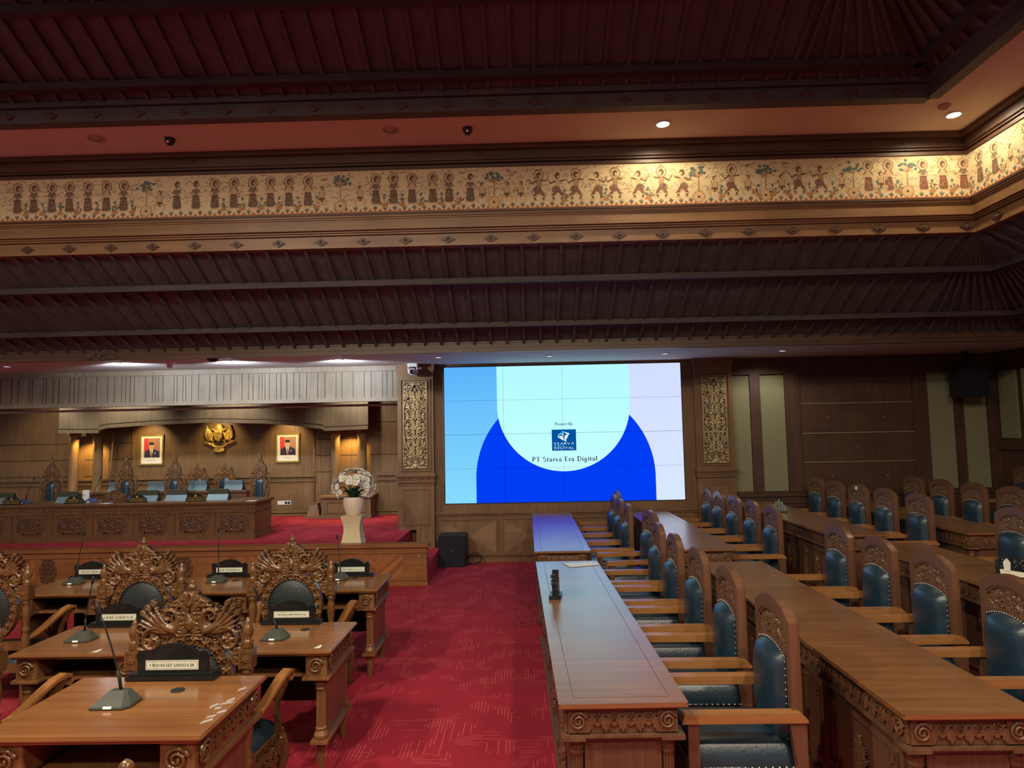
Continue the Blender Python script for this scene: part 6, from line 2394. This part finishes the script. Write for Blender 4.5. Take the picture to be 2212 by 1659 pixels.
# ceiling fittings
def downlight(name, label, p, r, glow, group, ring=WHITE):
    t = thing(name, label, 'lamp', (p.x, p.y, p.z), 0, group)
    MB().ring(ell(0, 0, r, r, 24), ell(0, 0, r * .8, r * .8, 24), -.012, 0, 'z').build('trim_ring', ring, t)
    MB().lathe([(r * .8, -.004), (r * .72, -.022), (r * .45, -.036), (.001, -.042)] if name == 'stage_downlight' else [(r * .8, -.006), (r * .8, -.003)], 0, 0, 24).build('diffuser', glow, t)
    return t


OFFS = at(208, 299, z=5.455), at(843, 280, z=5.455)
for p, lb in zip(OFFS, ('unlit round downlight in the upper soffit, far left', 'unlit round downlight in the upper soffit, left of the middle dome camera')):
    downlight('downlight', lb, p, .09, LAMPOFF, 'unlit downlights of the upper soffit', LAMPOFF)
ONS = at(1432, 267, z=5.455), at(2060, 247, z=5.455)
for p, lb in zip(ONS, ('lit warm downlight in the upper soffit above the middle of the frieze', 'lit warm downlight in the upper soffit near the right corner')):
    downlight('downlight', lb, p, .085, WARM_E, 'lit downlights of the upper soffit')
COOL = at(250, 783, z=3.3), at(490, 779, z=3.3), at(731, 776, z=3.3)
for p, lb in zip(COOL, ('bright cool downlight over the stage, left one of three', 'bright cool downlight over the stage, middle one of three', 'bright cool downlight over the stage, nearest the video wall')):
    downlight('stage_downlight', lb, p, .07, COOL_E, 'bright downlights over the stage')
SOFT_E = emis('dim_lamp_glow', (.75, .8, 1.0), 1.6)
for px, py, lb in ((947, 771, 'small dim downlight above the left edge of the video wall'), (1187, 768, 'small dim downlight above the middle of the video wall'), (1437, 763, 'small dim downlight above the right part of the video wall'), (1690, 757, 'small lit downlight above the olive fabric panels'), (15, 791, 'dim downlight in the lower soffit at the far left')):
    downlight('small_downlight', lb, at(px, py, z=3.3), .06, SOFT_E, 'small downlights of the lower soffit')
for px, py, zz, lb in ((367, 300, 5.455, 'black dome camera with red light in the upper soffit, left one'), (1010, 277, 5.455, 'black dome camera with red light in the upper soffit, middle one')):
    p = at(px, py, z=zz)
    t = thing('dome_camera', lb, 'camera', (p.x, p.y, zz), 0, 'black dome cameras')
    MB().lathe([(.055, 0), (.055, -.02), (.05, -.03), (.045, -.05), (.03, -.07), (.001, -.08)], 0, 0, 20).build('dome', BLACK, t)
    MB().ball((0, -.044, -.05), .008).build('indicator', RED_E, t)
p = at(447, 771, z=3.3)
p.y = 9.72
t = thing('ceiling_camera', 'dark dome camera under the lower soffit left of the middle stage downlight', 'camera', (p.x, p.y, 3.3))
MB().lathe([(.085, 0), (.085, -.015), (.07, -.03), (.04, -.05), (.001, -.055)], 0, 0, 20).build('dome', MATTE, t)
p = at(367, 782, z=3.3)
t = thing('smoke_detector', 'pale detector under the lower soffit between two bright stage downlights', 'detector', (p.x, p.y, 3.3))
MB().lathe([(.09, 0), (.09, -.012), (.05, -.022), (.045, -.07), (.03, -.09), (.001, -.09)], 0, 0, 20).build('body', WHITE, t)
p = at(2040, 228, z=5.455)
t = thing('smoke_detector', 'pale round detector in the upper soffit beside the right lit downlight', 'detector', (p.x, p.y, 5.455))
MB().lathe([(.06, 0), (.06, -.02), (.052, -.035), (.03, -.05), (.001, -.052)], 0, 0, 20).build('body', LAMPOFF, t)

# ================================================================== THINGS ON THE ROW TABLES
t = thing('carved_holder', 'small black carved upright holder on the aisle-side table', 'holder', (*at(1200, 1291, z=TH_)[:2], TH_ + .001), R(-8))
MB().prism([(-.045, -.075), (.03, -.075), (.045, -.04), (.045, .10), (-.03, .10), (-.045, .06)], 0, .028, 'z').build('base', BLACK, t, .003)
b = MB().prism([(-.05, .028), (.09, .028), (.085, .10), (.06, .15), (.065, .19), (.03, .21), (-.0, .215), (-.03, .19), (-.05, .12)], -.020, .026, 'x')
relief(b, foliage(lambda x, z: abs(x) < .03 and .03 < z < .19, -.03, .03, .03, .19, 16, .03, .012, 6), -.032, .032, .03, .205, .004, M=Matrix.Translation((.003, -.05, 0)))
b.build('carved_body', BLACK, t)
pa = [at(x_, y_, z=TH_) for x_, y_ in ((1215, 1217.5), (1232, 1226), (1296, 1221), (1284, 1215))]
m = MB()
m.prism([(p.x, p.y) for p in pa], TH_ + .003, TH_ + .006, 'z')
tag(m.build('paper_sheets', WHITE), 'white paper sheets lying at the far end of the near aisle-side table', 'paper')
p = at(1684, 1108, z=TH_ + .13)
t = thing('carved_ornament', 'grey carved lotus-shaped ornament on the third far table', 'ornament', (p.x, p.y, TH_ + .131), R(-25))
t.scale = (1.0, 1.2, 1.55)
MB().box(-.10, .10, -.03, .03, 0, .02).build('base', BLACK, t)
for k, (x, h) in enumerate(((-.07, .07), (-.035, .10), (0, .12), (.035, .10), (.07, .07))):
    MB().prism([(x - .024, .02), (x - .028, h * .6), (x - .01, h), (x + .01, h), (x + .028, h * .6), (x + .024, .02)], -.018, .018, 'y').build('petal', plain('grey_carving', (.16, .17, .17), .35), t, .006)
p = at(2178, 1248, z=TH_ + .13)
t = thing('ornate_nameplate', 'black ornate nameplate with ivory label at the right edge, on the third near table', 'nameplate', (p.x + .06, p.y - .10, TH_ + .131), R(-62))
MB().box(-.20, .20, -.035, .035, 0, .02).build('base', BLACK, t)
b = MB()
relief(b, mirror(foliage(lambda x, z: z < .15 - .2 * x * x * 4, 0, .19, .02, .16, 46, .035, .022, 13, .4)), -.2, .2, .02, .17, .005, base=.004, mask=lambda X, Z: Z < .155 - .8 * X * X, back=.012)
b.build('carved_board', BLACK, t)
MB().box(-.15, .12, -.042, -.034, .025, .062).build('plate', IVORY, t)
MB().prism([(-.12, .055), (-.08, .055), (-.075, .12), (-.10, .15), (-.125, .12)], -.046, -.036, 'y').build('emblem', plain('white_emblem', (.7, .72, .7), .4), t)

# ================================================================== LIGHT
def spot(p, target, power, col, size=80, blend=.6, r=.06):
    l = bpy.data.lights.new('spot', 'SPOT')
    l.energy, l.color, l.spot_size, l.spot_blend, l.shadow_soft_size = power, col, R(size), blend, r
    o = bpy.data.objects.new('spot_lamp', l)
    COL.objects.link(o)
    o.location = p
    o.rotation_euler = (Vector(target) - Vector(p)).to_track_quat('-Z', 'Y').to_euler()
    return o


def area(p, target, power, col, sx, sy):
    l = bpy.data.lights.new('area', 'AREA')
    l.shape = 'RECTANGLE'
    l.energy, l.color, l.size, l.size_y = power, col, sx, sy
    o = bpy.data.objects.new('ceiling_lamp', l)
    COL.objects.link(o)
    o.location = p
    o.rotation_euler = (Vector(target) - Vector(p)).to_track_quat('-Z', 'Y').to_euler()
    return o


WARMC, COOLC, AMB = (1.0, .80, .52), (.80, .92, 1.0), (1.0, .70, .30)
for p in ONS:
    spot((p.x, p.y, p.z - .03), (p.x, p.y - .35, 0), 50, WARMC, 170, .35, .05)
for p in COOL:
    spot((p.x, p.y, p.z - .07), (p.x, WY, 2.72), 95, COOLC, 150, .5, .04)
spot((gc.x, 13.02, 2.56), (gc.x, BY, 2.05), 22, AMB, 100, .7, .03)
for px in (328, 622):
    x = at(px, 960, y=BY).x
    spot((x, 13.03, 2.5), (x, BY, 1.95), 30, AMB, 95, .7, .03)
for px in (181, 751):
    x = at(px, 960, y=13.2).x
    spot((x, 13.16, 2.26), (x, 13.4, 1.0), 80, (1.0, .62, .16), 110, .6, .03)
for px in (60, 240, 475, 760):
    x = at(px, 900, y=12.4).x
    spot((x, 12.2, 3.15), (x, 13.3, 1.6), 60, (1.0, .88, .64), 110, .7, .05)
p = at(1690, 757, z=3.3)
spot((p.x, p.y + .3, p.z - .03), (p.x, p.y + .9, 0), 30, (1.0, .93, .78), 140, .6, .05)
# rows of ceiling downlights over the hall, behind the camera's view
for x, y, e in ((-4.6, 2.0, 1.1), (-1.8, 1.0, 1.0), (1.6, .6, .95), (4.4, 1.5, .5), (-3.0, -2.2, .8), (3.0, -2.2, .8)):
    spot((x, y, 5.6), (x, y + .8, 0), e * 600, (1.0, .86, .66), 170, .5, .18)
w = bpy.data.worlds.new('world')
SC.world = w
w.use_nodes = True
bg = w.node_tree.nodes['Background']
bg.inputs[0].default_value = (.95, .86, .82, 1)
bg.inputs[1].default_value = .22

SC.cycles.max_bounces = 8
SC.cycles.glossy_bounces = 3
SC.cycles.caustics_reflective = False
SC.cycles.caustics_refractive = False
SC.view_settings.view_transform = 'Standard'
SC.view_settings.look = 'None'
SC.view_settings.gamma = 1.0
SC.view_settings.use_curve_mapping = False
SC.view_settings.exposure = 0.0
